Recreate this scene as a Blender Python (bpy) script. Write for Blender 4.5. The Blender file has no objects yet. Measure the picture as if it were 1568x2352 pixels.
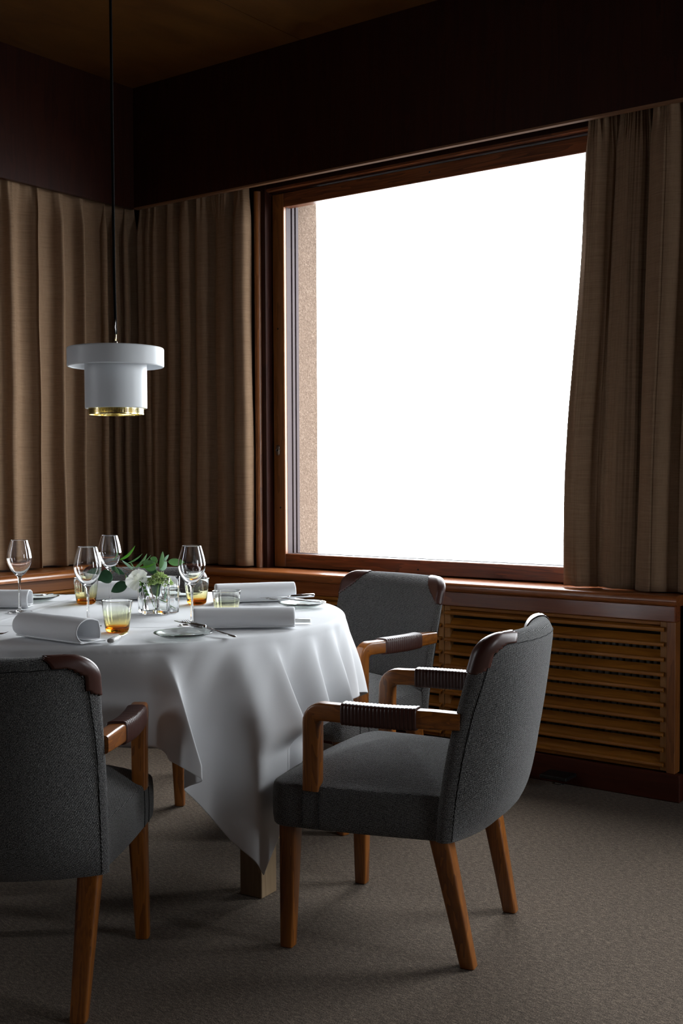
import bpy, math, random
from mathutils import Vector, Matrix, noise
pi = math.pi
sc = bpy.context.scene
col = sc.collection
random.seed(7)

# ---------------------------------------------------------------- camera
cd = bpy.data.cameras.new('camera')
cam = bpy.data.objects.new('camera', cd); col.objects.link(cam)
cd.sensor_fit = 'VERTICAL'; cd.sensor_height = 24.0
cd.lens = 2668.0 * 24.0 / 2352.0
cd.clip_start = 0.05; cd.clip_end = 200
yaw, pit, rol = math.radians(36.685), math.radians(-1.923), math.radians(-0.26)
cy, sy, cp, sp, cr, sr = math.cos(yaw), math.sin(yaw), math.cos(pit), math.sin(pit), math.cos(rol), math.sin(rol)
fw = Vector((-sy * cp, cy * cp, sp)); rt = Vector((cy, sy, 0)); up = rt.cross(fw)
r2 = cr * rt + sr * up; u2 = -sr * rt + cr * up
M = Matrix((r2, u2, -fw)).transposed().to_4x4(); M.translation = Vector((0, 0, 1.18))
cam.matrix_world = M
sc.camera = cam

# ---------------------------------------------------------------- world, lights, exposure
world = bpy.data.worlds.new('fog_sky'); sc.world = world; world.use_nodes = True
wt = world.node_tree; wt.nodes.clear()
wo = wt.nodes.new('ShaderNodeOutputWorld'); wb = wt.nodes.new('ShaderNodeBackground')
wc = wt.nodes.new('ShaderNodeTexCoord'); wx = wt.nodes.new('ShaderNodeSeparateXYZ'); wr = wt.nodes.new('ShaderNodeValToRGB')
wt.links.new(wc.outputs['Generated'], wx.inputs[0])
wmap = wt.nodes.new('ShaderNodeMapRange'); wmap.inputs['From Min'].default_value = -1
wt.links.new(wx.outputs['Z'], wmap.inputs['Value']); wt.links.new(wmap.outputs[0], wr.inputs[0])
wr.color_ramp.elements[0].position = 0.30; wr.color_ramp.elements[0].color = (0.10, 0.10, 0.10, 1)
wr.color_ramp.elements[1].position = 0.44; wr.color_ramp.elements[1].color = (0.93, 0.96, 1.0, 1)
wt.links.new(wr.outputs[0], wb.inputs[0]); wb.inputs[1].default_value = 16.5
wt.links.new(wb.outputs[0], wo.inputs[0])

W1 = (-3.50, -1.775, 0.74, 2.48)      # window in the photograph (x0,x1,z0,z1)
W2 = (-0.95, 0.75, 0.74, 2.48)        # its twin further along the wall, out of frame
for i, w in enumerate((W1, W2)):
    l = bpy.data.lights.new('daylight_portal', 'AREA'); l.shape = 'RECTANGLE'
    l.size = w[1] - w[0]; l.size_y = w[3] - w[2]
    l.cycles.is_portal = True
    o = bpy.data.objects.new('daylight_portal', l); col.objects.link(o)
    o.location = ((w[0] + w[1]) / 2, 4.35, (w[2] + w[3]) / 2)
    o.rotation_euler = (-pi / 2, 0, 0)
l = bpy.data.lights.new('daylight_portal', 'AREA'); l.shape = 'RECTANGLE'; l.size = .5; l.size_y = 1.74; l.cycles.is_portal = True
o = bpy.data.objects.new('daylight_portal', l); col.objects.link(o); o.location = (-4.60, .0, 1.61); o.rotation_euler = (pi / 2, 0, -pi / 2)
l = bpy.data.lights.new('daylight_portal', 'AREA'); l.shape = 'RECTANGLE'; l.size = .68; l.size_y = 1.74; l.cycles.is_portal = True
o = bpy.data.objects.new('daylight_portal', l); col.objects.link(o); o.location = (3.30, 3.0, 1.61); o.rotation_euler = (pi / 2, 0, pi / 2)  # portal for the added fill window in the end wall
sc.view_settings.view_transform = 'Standard'
sc.view_settings.look = 'None'
sc.view_settings.gamma = 1.0
sc.view_settings.use_curve_mapping = False
sc.view_settings.exposure = 0.0
try:
    sc.cycles.use_denoising = True
    sc.cycles.denoiser = 'OPENIMAGEDENOISE'
    sc.cycles.max_bounces = 14; sc.cycles.transparent_max_bounces = 16; sc.cycles.transmission_bounces = 12
    sc.cycles.diffuse_bounces = 5; sc.cycles.blur_glossy = 0.3; sc.cycles.sample_clamp_indirect = 12
except Exception:
    pass

# ---------------------------------------------------------------- helpers
def tag(o, label=None, cat=None, group=None, kind=None):
    if label: o['label'] = label
    if cat: o['category'] = cat
    if group: o['group'] = group
    if kind: o['kind'] = kind
    return o

def empty(name, loc=(0, 0, 0), rz=0.0, label=None, cat=None, group=None, kind=None, parent=None):
    o = bpy.data.objects.new(name, None); col.objects.link(o)
    o.location = loc; o.rotation_euler = (0, 0, rz); o.empty_display_size = 0.1
    if parent: o.parent = parent
    return tag(o, label, cat, group, kind)

def link(name, me, parent=None):
    o = bpy.data.objects.new(name, me); col.objects.link(o)
    if parent: o.parent = parent
    return o

def mesh(name, V, F, mat=None, parent=None, smooth=True, box=True, uv=None):
    me = bpy.data.meshes.new(name)
    me.from_pydata([tuple(v) for v in V], [], F); me.validate(clean_customdata=False); me.update()
    if smooth:
        me.polygons.foreach_set('use_smooth', [True] * len(me.polygons))
    if uv is not None:
        ul = me.uv_layers.new(name='UVMap')
        for lp in me.loops:
            ul.data[lp.index].uv = uv[lp.vertex_index]
    elif box:
        ul = me.uv_layers.new(name='UVMap')
        for p in me.polygons:
            n = p.normal; a = max(range(3), key=lambda k: abs(n[k]))
            for li in p.loop_indices:
                c = me.vertices[me.loops[li].vertex_index].co
                ul.data[li].uv = (c[(a + 1) % 3], c[(a + 2) % 3]) if a != 1 else (c[0], c[2])
    if mat: me.materials.append(mat)
    return link(name, me, parent)

class G:
    """collects pieces of one mesh"""
    def __init__(s): s.V = []; s.F = []
    def add(s, V, F):
        b = len(s.V); s.V += [tuple(v) for v in V]; s.F += [tuple(i + b for i in f) for f in F]
        return s
    def box(s, x0, x1, y0, y1, z0, z1, bv=0.0):
        if bv <= 0:
            V = [(x, y, z) for z in (z0, z1) for y in (y0, y1) for x in (x0, x1)]
            return s.add(V, [(0, 2, 3, 1), (4, 5, 7, 6), (0, 1, 5, 4), (2, 6, 7, 3), (0, 4, 6, 2), (1, 3, 7, 5)])
        # chamfered box
        V = []; idx = {}
        X = (x0, x1); Y = (y0, y1); Z = (z0, z1)
        for i in (0, 1):
            for j in (0, 1):
                for k in (0, 1):
                    sx, sy_, sz = (1 - 2 * i) * bv, (1 - 2 * j) * bv, (1 - 2 * k) * bv
                    idx[i, j, k, 0] = len(V); V.append((X[i], Y[j] + sy_, Z[k] + sz))
                    idx[i, j, k, 1] = len(V); V.append((X[i] + sx, Y[j], Z[k] + sz))
                    idx[i, j, k, 2] = len(V); V.append((X[i] + sx, Y[j] + sy_, Z[k]))
        F = []
        c = Vector(((x0 + x1) / 2, (y0 + y1) / 2, (z0 + z1) / 2))
        def f(*q):
            P = [Vector(V[a]) for a in q]
            n = (P[1] - P[0]).cross(P[2] - P[0]); m = sum(P, Vector()) / len(P)
            F.append(tuple(q) if n.dot(m - c) > 0 else tuple(reversed(q)))
        for i in (0, 1): f(idx[i, 0, 0, 0], idx[i, 1, 0, 0], idx[i, 1, 1, 0], idx[i, 0, 1, 0])
        for j in (0, 1): f(idx[0, j, 0, 1], idx[1, j, 0, 1], idx[1, j, 1, 1], idx[0, j, 1, 1])
        for k in (0, 1): f(idx[0, 0, k, 2], idx[1, 0, k, 2], idx[1, 1, k, 2], idx[0, 1, k, 2])
        for j in (0, 1):
            for k in (0, 1): f(idx[0, j, k, 1], idx[1, j, k, 1], idx[1, j, k, 2], idx[0, j, k, 2])
        for i in (0, 1):
            for k in (0, 1): f(idx[i, 0, k, 0], idx[i, 1, k, 0], idx[i, 1, k, 2], idx[i, 0, k, 2])
        for i in (0, 1):
            for j in (0, 1): f(idx[i, j, 0, 0], idx[i, j, 1, 0], idx[i, j, 1, 1], idx[i, j, 0, 1])
        for i in (0, 1):
            for j in (0, 1):
                for k in (0, 1): f(idx[i, j, k, 0], idx[i, j, k, 1], idx[i, j, k, 2])
        return s.add(V, F)
    def lathe(s, prof, n=32, c=(0, 0, 0), closed=False):
        V = []; F = []
        for r, z in prof:
            for k in range(n):
                a = 2 * pi * k / n; V.append((c[0] + r * math.cos(a), c[1] + r * math.sin(a), c[2] + z))
        m = len(prof)
        for i in range(m if closed else m - 1):
            for k in range(n):
                a, b = i * n + k, i * n + (k + 1) % n; d, e = ((i + 1) % m) * n + k, ((i + 1) % m) * n + (k + 1) % n
                F.append((a, b, e, d))
        return s.add(V, F)
    def rings(s, R, caps=True):
        n = len(R[0]); V = [p for r in R for p in r]; F = []
        for i in range(len(R) - 1):
            for k in range(n):
                F.append((i * n + k, i * n + (k + 1) % n, (i + 1) * n + (k + 1) % n, (i + 1) * n + k))
        if caps:
            F.append(tuple(reversed(range(n)))); F.append(tuple(range((len(R) - 1) * n, len(R) * n)))
        return s.add(V, F)
    def tube(s, pts, rad, n=8, sect=None, upv=(0, 0, 1), caps=True):
        pts = [Vector(p) for p in pts]; R = []
        m = len(pts)
        u = None
        for i, p in enumerate(pts):
            t = (pts[min(i + 1, m - 1)] - pts[max(i - 1, 0)]).normalized()
            if u is None:
                u = Vector(upv)
                if abs(u.dot(t)) > 0.95: u = Vector((1, 0, 0))
            u = (u - t * u.dot(t)).normalized(); w = t.cross(u)
            r = rad[i] if isinstance(rad, (list, tuple)) else rad
            if sect:
                R.append([p + w * a * r + u * b * r for a, b in sect])
            else:
                R.append([p + w * math.cos(2 * pi * k / n) * r + u * math.sin(2 * pi * k / n) * r for k in range(n)])
        return s.rings(R, caps)
    def prism_x(s, prof, x0, x1):
        n = len(prof)
        V = [(x0, y, z) for y, z in prof] + [(x1, y, z) for y, z in prof]
        F = [(k, (k + 1) % n, n + (k + 1) % n, n + k) for k in range(n)] + [tuple(reversed(range(n))), tuple(range(n, 2 * n))]
        return s.add(V, F)
    def obj(s, name, mat=None, parent=None, smooth=True, **k):
        return mesh(name, s.V, s.F, mat, parent, smooth, **k)

def recalc(o):
    import bmesh
    bm = bmesh.new(); bm.from_mesh(o.data); bmesh.ops.recalc_face_normals(bm, faces=bm.faces); bm.to_mesh(o.data); bm.free()
    return o

def sharp(o, ang=40):
    o.data.set_sharp_from_angle(angle=math.radians(ang)); return o

def ssec(a, b, e=0.5, n=20):
    """superellipse section"""
    out = []
    for k in range(n):
        t = 2 * pi * k / n; c, s_ = math.cos(t), math.sin(t)
        out.append((a * math.copysign(abs(c) ** e, c), b * math.copysign(abs(s_) ** e, s_)))
    return out

def copy_tree(o, parent=None):
    c = o.copy(); col.objects.link(c); c.parent = parent
    for ch in list(o.children): copy_tree(ch, c)
    return c

# ---------------------------------------------------------------- materials
def mat(name, color=(.5, .5, .5), rough=.5, metal=0.0, spec=.5, **kw):
    m = bpy.data.materials.new(name); m.use_nodes = True
    b = m.node_tree.nodes['Principled BSDF']
    b.inputs['Base Color'].default_value = (*color, 1); b.inputs['Roughness'].default_value = rough
    b.inputs['Metallic'].default_value = metal; b.inputs['Specular IOR Level'].default_value = spec
    for k, v in kw.items(): b.inputs[k.replace('_', ' ')].default_value = v
    return m
def N(m, t): return m.node_tree.nodes.new(t)
def L(m, a, b): m.node_tree.links.new(a, b)
def B(m): return m.node_tree.nodes['Principled BSDF']
def mapping(m, coord, scale, rot=(0, 0, 0)):
    tc = N(m, 'ShaderNodeTexCoord'); mp = N(m, 'ShaderNodeMapping')
    mp.inputs['Scale'].default_value = scale; mp.inputs['Rotation'].default_value = rot
    L(m, tc.outputs[coord], mp.inputs[0]); return mp.outputs[0]
def noise_n(m, vec, scale, detail=4, rough=.5, dist=0):
    n = N(m, 'ShaderNodeTexNoise'); n.inputs['Scale'].default_value = scale; n.inputs['Detail'].default_value = detail
    n.inputs['Roughness'].default_value = rough; n.inputs['Distortion'].default_value = dist
    L(m, vec, n.inputs['Vector']); return n.outputs['Fac']
def ramp(m, fac, stops):
    r = N(m, 'ShaderNodeValToRGB'); e = r.color_ramp.elements
    while len(e) < len(stops): e.new(0.5)
    for k, (p, c) in enumerate(stops): e[k].position = p; e[k].color = (*c, 1)
    L(m, fac, r.inputs[0]); return r.outputs[0]
def bump(m, h, strength=.3, dist=.001):
    b = N(m, 'ShaderNodeBump'); b.inputs['Strength'].default_value = strength; b.inputs['Distance'].default_value = dist
    L(m, h, b.inputs['Height']); L(m, b.outputs[0], B(m).inputs['Normal'])
def mth(m, op, a, b=None):
    n = N(m, 'ShaderNodeMath'); n.operation = op
    for i, v in enumerate((a, b)):
        if v is None: continue
        if isinstance(v, (int, float)): n.inputs[i].default_value = v
        else: L(m, v, n.inputs[i])
    return n.outputs[0]
def mixc(m, fac, a, b, mode='MIX'):
    n = N(m, 'ShaderNodeMix'); n.data_type = 'RGBA'; n.blend_type = mode
    for s, v in ((0, fac), (6, a), (7, b)):
        if isinstance(v, (int, float)): n.inputs[s].default_value = v
        elif isinstance(v, tuple): n.inputs[s].default_value = (*v, 1)
        else: L(m, v, n.inputs[s])
    return n.outputs[2]

def wood(name, c0, c1, axis='Z', rough=.4, fine=260, bands=18, spec=.5, coat=0.0, bstr=.15):
    m = mat(name, c0, rough, spec=spec)
    k = 'XYZ'.index(axis)
    s = [fine] * 3; s[k] = fine * .035
    f = noise_n(m, mapping(m, 'Object', tuple(s)), 1, 3, .6)
    s2 = [bands] * 3; s2[k] = bands * .09
    g = noise_n(m, mapping(m, 'Object', tuple(s2)), 1, 3, .55, .6)
    g2 = mth(m, 'FRACT', mth(m, 'MULTIPLY', g, 7.0))
    w = mth(m, 'ADD', mth(m, 'MULTIPLY', f, .55), mth(m, 'MULTIPLY', g2, .35))
    L(m, ramp(m, w, [(.15, c0), (.75, c1)]), B(m).inputs['Base Color'])
    B(m).inputs['Coat Weight'].default_value = coat; B(m).inputs['Coat Roughness'].default_value = .12
    bump(m, f, bstr, .0006)
    return m

OAK = lambda ax: wood('oak_' + ax, (.12, .032, .003), (.33, .105, .010), ax, .36, 330, 22, coat=.35)
oakX, oakY, oakZ = OAK('X'), OAK('Y'), OAK('Z')
sillM = wood('sill_wood', (.18, .050, .013), (.36, .115, .030), 'X', .28, 180, 10, coat=.5)
sillMy = wood('sill_wood_y', (.21, .065, .016), (.42, .15, .038), 'Y', .28, 180, 10, coat=.5)
railM = wood('rail_wood', (.15, .038, .014), (.26, .075, .026), 'X', .22, 160, 9, coat=.4)
railMy = wood('rail_wood_y', (.15, .05, .015), (.26, .095, .03), 'Y', .3, 160, 9, coat=.3)
slatM = wood('slat_birch', (.25, .088, .009), (.42, .165, .022), 'X', .45, 140, 14, spec=.3)
slatMy = wood('slat_birch_y', (.25, .088, .009), (.42, .165, .022), 'Y', .45, 140, 14, spec=.3)
stileM = wood('stile_birch', (.32, .15, .045), (.46, .235, .08), 'Z', .45, 140, 10, spec=.3)
frameX = wood('window_frame_x', (.065, .018, .007), (.30, .095, .032), 'X', .33, 220, 16, bstr=.3)
frameZ = wood('window_frame_z', (.15, .048, .012), (.32, .115, .030), 'Z', .33, 220, 16)
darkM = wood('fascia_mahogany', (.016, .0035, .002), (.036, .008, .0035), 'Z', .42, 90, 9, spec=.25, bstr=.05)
baseM = wood('plinth_mahogany', (.045, .010, .005), (.075, .018, .009), 'X', .4, 90, 9, spec=.25)
edgeM = mat('plywood_edge', (.20, .095, .045), .6)
blackM = mat('black_paint', (.004, .004, .004), .5)
ceilM = mat('ceiling_birch', (.2, .1, .03), .5, spec=.2)
v = mapping(ceilM, 'Object', (1, 1, 1))
L(ceilM, ramp(ceilM, noise_n(ceilM, mapping(ceilM, 'Object', (6, 2.5, 1)), 1, 5, .6, 1.0), [(.3, (.065, .025, .005)), (.7, (.115, .048, .010))]), B(ceilM).inputs['Base Color'])

def carpet_mat():
    m = mat('carpet_taupe', (.2, .17, .14), .95, spec=.1)
    n1 = noise_n(m, mapping(m, 'Object', (1, 1, 1)), 330, 3, .7)
    n2 = noise_n(m, mapping(m, 'Object', (1, 2.4, 1), (0, 0, .6)), 60, 4, .7)
    n3 = noise_n(m, mapping(m, 'Object', (1, 1, 1)), 3.0, 3, .5)
    w = mth(m, 'ADD', mth(m, 'MULTIPLY', n1, .62), mth(m, 'MULTIPLY', n2, .38))
    c = ramp(m, w, [(.38, (.030, .021, .014)), (.5, (.105, .078, .056)), (.62, (.28, .21, .152))])
    c = mixc(m, .5, c, ramp(m, n3, [(.3, (.8, .8, .8)), (.7, (1, 1, 1))]), 'MULTIPLY')
    L(m, c, B(m).inputs['Base Color']); B(m).inputs['Sheen Weight'].default_value = .08
    bump(m, w, 1.0, .004)
    return m
carpetM = carpet_mat()

def tweed():
    m = mat('pepper_tweed', (.1, .1, .1), .9, spec=.15)
    tc = N(m, 'ShaderNodeTexCoord'); mp = N(m, 'ShaderNodeMapping'); mp.inputs['Rotation'].default_value = (0, 0, .62)
    L(m, tc.outputs['UV'], mp.inputs[0])
    sx = N(m, 'ShaderNodeSeparateXYZ'); L(m, mp.outputs[0], sx.inputs[0])
    nz = noise_n(m, mp.outputs[0], 90, 2, .5)
    k = 2 * pi / .0041
    a = mth(m, 'SINE', mth(m, 'ADD', mth(m, 'MULTIPLY', sx.outputs[0], k), mth(m, 'MULTIPLY', nz, 2.0)))
    b = mth(m, 'SINE', mth(m, 'ADD', mth(m, 'MULTIPLY', sx.outputs[1], k * 1.25), mth(m, 'MULTIPLY', nz, 2.0)))
    w = mth(m, 'ADD', mth(m, 'MULTIPLY', mth(m, 'MULTIPLY', a, b), .5), .5)
    n2 = noise_n(m, mp.outputs[0], 700, 2, .6)
    n3 = noise_n(m, mapping(m, 'UV', (400, 12, 1)), 1, 3, .6)
    w2 = mth(m, 'ADD', mth(m, 'MULTIPLY', w, .75), mth(m, 'MULTIPLY', mth(m, 'SUBTRACT', n2, .5), 1.0))
    c = ramp(m, w2, [(.36, (.007, .007, .008)), (.50, (.055, .055, .056)), (.70, (.60, .59, .57))])
    c = mixc(m, .35, c, ramp(m, n3, [(.35, (.45, .45, .45)), (.65, (1, 1, 1))]), 'MULTIPLY')
    L(m, c, B(m).inputs['Base Color']); B(m).inputs['Sheen Weight'].default_value = .15
    bump(m, w2, .8, .0012)
    return m
tweedM = tweed()
leatherM = mat('brown_leather', (.050, .016, .011), .36, spec=.5)
bump(leatherM, noise_n(leatherM, mapping(leatherM, 'Object', (1, 1, 1)), 420, 3, .6), .12, .001)
seamM = mat('seam_thread', (.012, .012, .012), .9)

def linen():
    m = mat('linen_curtain', (.3, .2, .12), .92, spec=.1)
    s1 = noise_n(m, mapping(m, 'UV', (9, 420, 1)), 1, 3, .65)
    s2 = noise_n(m, mapping(m, 'UV', (600, 16, 1)), 1, 2, .6)
    s3 = noise_n(m, mapping(m, 'UV', (22, 300, 1)), 1, 4, .75)
    w = mth(m, 'ADD', mth(m, 'MULTIPLY', s1, .5), mth(m, 'ADD', mth(m, 'MULTIPLY', s2, .2), mth(m, 'MULTIPLY', s3, .3)))
    c = ramp(m, w, [(.33, (.085, .046, .021)), (.40, (.205, .129, .077)), (.62, (.30, .196, .122))])
    L(m, c, B(m).inputs['Base Color']); bump(m, w, .35, .001)
    t = N(m, 'ShaderNodeBsdfTranslucent'); t.inputs[0].default_value = (.42, .22, .09, 1)
    mx = N(m, 'ShaderNodeMixShader'); mx.inputs[0].default_value = .035
    out = m.node_tree.nodes['Material Output']
    L(m, B(m).outputs[0], mx.inputs[1]); L(m, t.outputs[0], mx.inputs[2]); L(m, mx.outputs[0], out.inputs[0])
    return m
linenM = linen()

def cloth_mat(name, tr):
    m = mat(name, (.83, .84, .86), .85, spec=.2)
    n1 = noise_n(m, mapping(m, 'Object', (1, 1, 1)), 900, 2, .6)
    n2 = noise_n(m, mapping(m, 'Object', (1, 1, 1)), 9, 3, .5)
    bump(m, mth(m, 'ADD', mth(m, 'MULTIPLY', n1, .25), n2), .18, .004)
    B(m).inputs['Sheen Weight'].default_value = .1
    t = N(m, 'ShaderNodeBsdfTranslucent'); t.inputs[0].default_value = (.8, .8, .8, 1)
    mx = N(m, 'ShaderNodeMixShader'); mx.inputs[0].default_value = tr
    out = m.node_tree.nodes['Material Output']
    L(m, B(m).outputs[0], mx.inputs[1]); L(m, t.outputs[0], mx.inputs[2]); L(m, mx.outputs[0], out.inputs[0])
    return m
clothM = cloth_mat('white_damask', .08)
napkinM = cloth_mat('white_napkin', .05)

def glass(name, color=(1, 1, 1), ior=1.5, rough=0.0):
    m = bpy.data.materials.new(name); m.use_nodes = True; m.node_tree.nodes.clear()
    g = N(m, 'ShaderNodeBsdfGlass'); g.inputs['Color'].default_value = (*color, 1); g.inputs['IOR'].default_value = ior
    g.inputs['Roughness'].default_value = rough
    o = N(m, 'ShaderNodeOutputMaterial'); L(m, g.outputs[0], o.inputs[0]); return m, g
glassM, _ = glass('clear_crystal', (.99, .99, .99), 1.46)
vaseM, _ = glass('clear_vase_glass', (.985, .99, .99), 1.5)
plateM, _ = glass('pale_glass_plate', (.96, .985, .97), 1.5, .03)
waterM, _ = glass('water', (1, 1, 1), 1.33)
amberM, g = glass('amber_fade_glass', (1, 1, 1), 1.45)
sx = N(amberM, 'ShaderNodeSeparateXYZ'); L(amberM, mapping(amberM, 'Object', (1, 1, 1)), sx.inputs[0])
z = mth(amberM, 'DIVIDE', sx.outputs[2], .084)
L(amberM, ramp(amberM, z, [(.0, (.86, .42, .08)), (.10, (.90, .55, .16)), (.17, (.96, .89, .64)), (.45, (.97, .965, .86)), (.68, (.95, .965, .90)), (.74, (.985, .985, .975))]), g.inputs['Color'])

def pane_mat():
    m = bpy.data.materials.new('window_glass'); m.use_nodes = True; m.node_tree.nodes.clear()
    t = N(m, 'ShaderNodeBsdfTransparent'); t.inputs[0].default_value = (.96, .97, .97, 1)
    g = N(m, 'ShaderNodeBsdfGlossy'); g.inputs['Roughness'].default_value = 0
    lw = N(m, 'ShaderNodeLayerWeight'); lw.inputs[0].default_value = .5
    f_ = mth(m, 'ADD', mth(m, 'MULTIPLY', mth(m, 'POWER', lw.outputs['Facing'], 5.0), .9), .035)
    mx = N(m, 'ShaderNodeMixShader'); o = N(m, 'ShaderNodeOutputMaterial')
    L(m, f_, mx.inputs[0]); L(m, t.outputs[0], mx.inputs[1]); L(m, g.outputs[0], mx.inputs[2]); L(m, mx.outputs[0], o.inputs[0])
    return m
paneM = pane_mat()
steelM = mat('polished_steel', (.62, .62, .62), .16, 1.0)
darkhandleM = mat('dark_handle', (.03, .016, .012), .3)
pearlM = mat('pearl_handle', (.72, .72, .70), .25)
brassM = mat('brass', (.86, .76, .42), .22, 1.0)
lampM = mat('white_enamel', (.56, .58, .60), .42, spec=.4)
lampin = mat('lamp_inside', (.75, .72, .6), .6)
cordM = mat('black_cord', (.003, .003, .003), .95, spec=.05)
nickelM = mat('old_nickel', (.32, .28, .24), .38, 1.0)
stoneM = mat('roughcast_stone', (.12, .08, .06), .95, spec=.1)
_n = noise_n(stoneM, mapping(stoneM, 'Object', (1, 1, 1)), 130, 4, .7)
L(stoneM, ramp(stoneM, _n, [(.35, (.105, .072, .053)), (.6, (.19, .136, .102)), (.75, (.33, .27, .22))]), B(stoneM).inputs['Base Color'])
bump(stoneM, _n, 1.0, .01)
outM = mat('outer_frame_paint', (.034, .021, .023), .6, spec=.2)
ledgeM = mat('ledge_metal', (.35, .36, .37), .5)
tableM = wood('pale_table_wood', (.20, .13, .07), (.34, .24, .14), 'Z', .5, 160, 12)
socketM = mat('socket_black', (.006, .006, .006), .45)
radM = mat('radiator_paint', (.10, .10, .10), .5)

# ================================================================= ROOM
YF, XL, ZC, ZV = 4.02, -4.26, 3.07, 2.482
floor = G().box(-4.56, 3.2, -2.6, 4.60, -.06, 0).obj('floor', carpetM, smooth=False); tag(floor, 'taupe brown wool carpet covering the whole floor', kind='structure')
ceil = G().box(-4.56, 3.2, -2.6, 4.60, ZC + .012, ZC + .08).obj('ceiling', blackM, smooth=False); tag(ceil, 'dark ceiling of large birch veneer panels', kind='structure')
xs = [-4.26, -3.205, -2.15, -1.09, -.03, 1.03, 2.1, 3.1]
ys = [-2.5, -.35, 1.80, 4.02]
for i in range(len(xs) - 1):
    for j in range(len(ys) - 1):
        G().box(xs[i] + .002, xs[i + 1] - .002, ys[j] + .002, ys[j + 1] - .002, ZC, ZC + .012, .001).obj('ceiling_panel', ceilM, ceil, smooth=False)

# window wall: masonry with two openings, recessed behind curtain niche
g = G()
yA, yB = 4.28, 4.44
xw = [-4.95, W1[0] + .05, W1[1], W2[0], W2[1], 3.2]
g.box(xw[0], xw[1], yA, yB, 0, 3.15); g.box(xw[2], xw[3], yA, yB, 0, 3.15); g.box(xw[4], xw[5], yA, yB, 0, 3.15)
for a in (W1, W2):
    g.box(a[0] + (.05 if a is W1 else 0), a[1], yA, yB, 0, .77); g.box(a[0] + (.05 if a is W1 else 0), a[1], yA, yB, 2.525, 3.15)
wr_ = g.obj('wall_right', stoneM, smooth=False); tag(wr_, 'rough pinkish stone outer wall seen through the window at its left reveal', kind='structure')
# inner dark lining around the openings
g = G()
for a, b in ((-4.40, -3.505), (-1.77, -.955), (.755, 3.15)):
    g.box(a, b, 4.125, 4.28, .72, 2.60)
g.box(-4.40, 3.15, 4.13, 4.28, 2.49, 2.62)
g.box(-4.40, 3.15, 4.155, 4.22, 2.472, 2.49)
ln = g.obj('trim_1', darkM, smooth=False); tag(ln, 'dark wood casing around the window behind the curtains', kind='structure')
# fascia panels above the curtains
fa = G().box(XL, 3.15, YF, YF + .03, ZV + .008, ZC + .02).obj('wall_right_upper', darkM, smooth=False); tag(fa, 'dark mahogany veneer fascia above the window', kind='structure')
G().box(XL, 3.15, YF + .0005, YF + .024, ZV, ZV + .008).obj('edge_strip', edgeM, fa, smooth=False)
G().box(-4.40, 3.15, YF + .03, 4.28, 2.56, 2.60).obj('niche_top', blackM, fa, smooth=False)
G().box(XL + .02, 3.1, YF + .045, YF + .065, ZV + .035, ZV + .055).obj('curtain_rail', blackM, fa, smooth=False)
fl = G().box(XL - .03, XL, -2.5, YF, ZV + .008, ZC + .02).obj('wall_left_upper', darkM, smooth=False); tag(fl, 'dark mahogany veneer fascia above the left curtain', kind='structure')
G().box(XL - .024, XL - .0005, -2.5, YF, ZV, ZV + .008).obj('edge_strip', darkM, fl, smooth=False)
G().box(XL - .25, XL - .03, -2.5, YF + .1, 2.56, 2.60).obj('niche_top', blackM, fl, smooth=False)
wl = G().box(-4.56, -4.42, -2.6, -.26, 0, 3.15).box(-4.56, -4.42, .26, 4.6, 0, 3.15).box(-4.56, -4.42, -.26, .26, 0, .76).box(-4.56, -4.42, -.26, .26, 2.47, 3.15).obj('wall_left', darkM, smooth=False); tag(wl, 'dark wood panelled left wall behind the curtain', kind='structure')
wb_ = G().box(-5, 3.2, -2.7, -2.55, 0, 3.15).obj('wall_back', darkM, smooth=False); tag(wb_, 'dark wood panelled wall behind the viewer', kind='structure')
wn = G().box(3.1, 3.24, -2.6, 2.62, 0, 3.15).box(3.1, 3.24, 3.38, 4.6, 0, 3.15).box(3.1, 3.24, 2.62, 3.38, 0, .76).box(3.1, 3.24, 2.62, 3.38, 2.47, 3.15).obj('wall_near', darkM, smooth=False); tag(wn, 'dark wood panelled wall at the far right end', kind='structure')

# ---- sills
def sill_profile(y0, y1, zt, th):          # rounded nosing towards the room (y0)
    r = th / 2; P = [(y1, zt - th), (y1, zt)]
    for k in range(9):
        a = pi / 2 + pi * k / 8; P.append((y0 + r * .8 + r * .8 * math.cos(a), zt - r + r * math.sin(a)))
    return P
XE = -1.505
s = G().prism_x(sill_profile(3.975, 4.29, .740, .038), -4.30, XE + .012).obj('trim_2', sillM); sharp(s, 35); recalc(s)
tag(s, 'glossy red-brown wooden sill with rounded nosing under the window', kind='structure')
g = G().prism_x(sill_profile(-4.215, -4.42, .740, .038), 0, 1)
g.V = [(y, -2.5 + x * 6.49, z) for x, y, z in g.V]
s2 = g.obj('trim_3', sillMy); recalc(s2); sharp(s2, 35); tag(s2, 'wooden sill with rounded nosing along the left wall', kind='structure')
g = G().box(XL, XE, 3.997, 4.05, .644, .702, .003)
r_ = g.obj('trim_4', railM, smooth=False); tag(r_, 'glossy red-brown rail below the window sill', kind='structure')
g = G().box(XL - .04, -4.237, -2.5, 3.997, .644, .702, .003)
r_ = g.obj('trim_5', railMy, smooth=False); tag(r_, 'brown rail below the left sill', kind='structure')
b_ = G().box(XL, XE + .02, 3.995, 4.03, 0, .100, .003).obj('baseboard_right', baseM, smooth=False); tag(b_, 'dark red wooden plinth below the radiator grilles', kind='structure')
b_ = G().box(XL - .03, -4.235, -2.5, 3.995, 0, .100, .003).obj('baseboard_left', baseM, smooth=False); tag(b_, 'dark red wooden plinth along the left wall', kind='structure')
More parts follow.
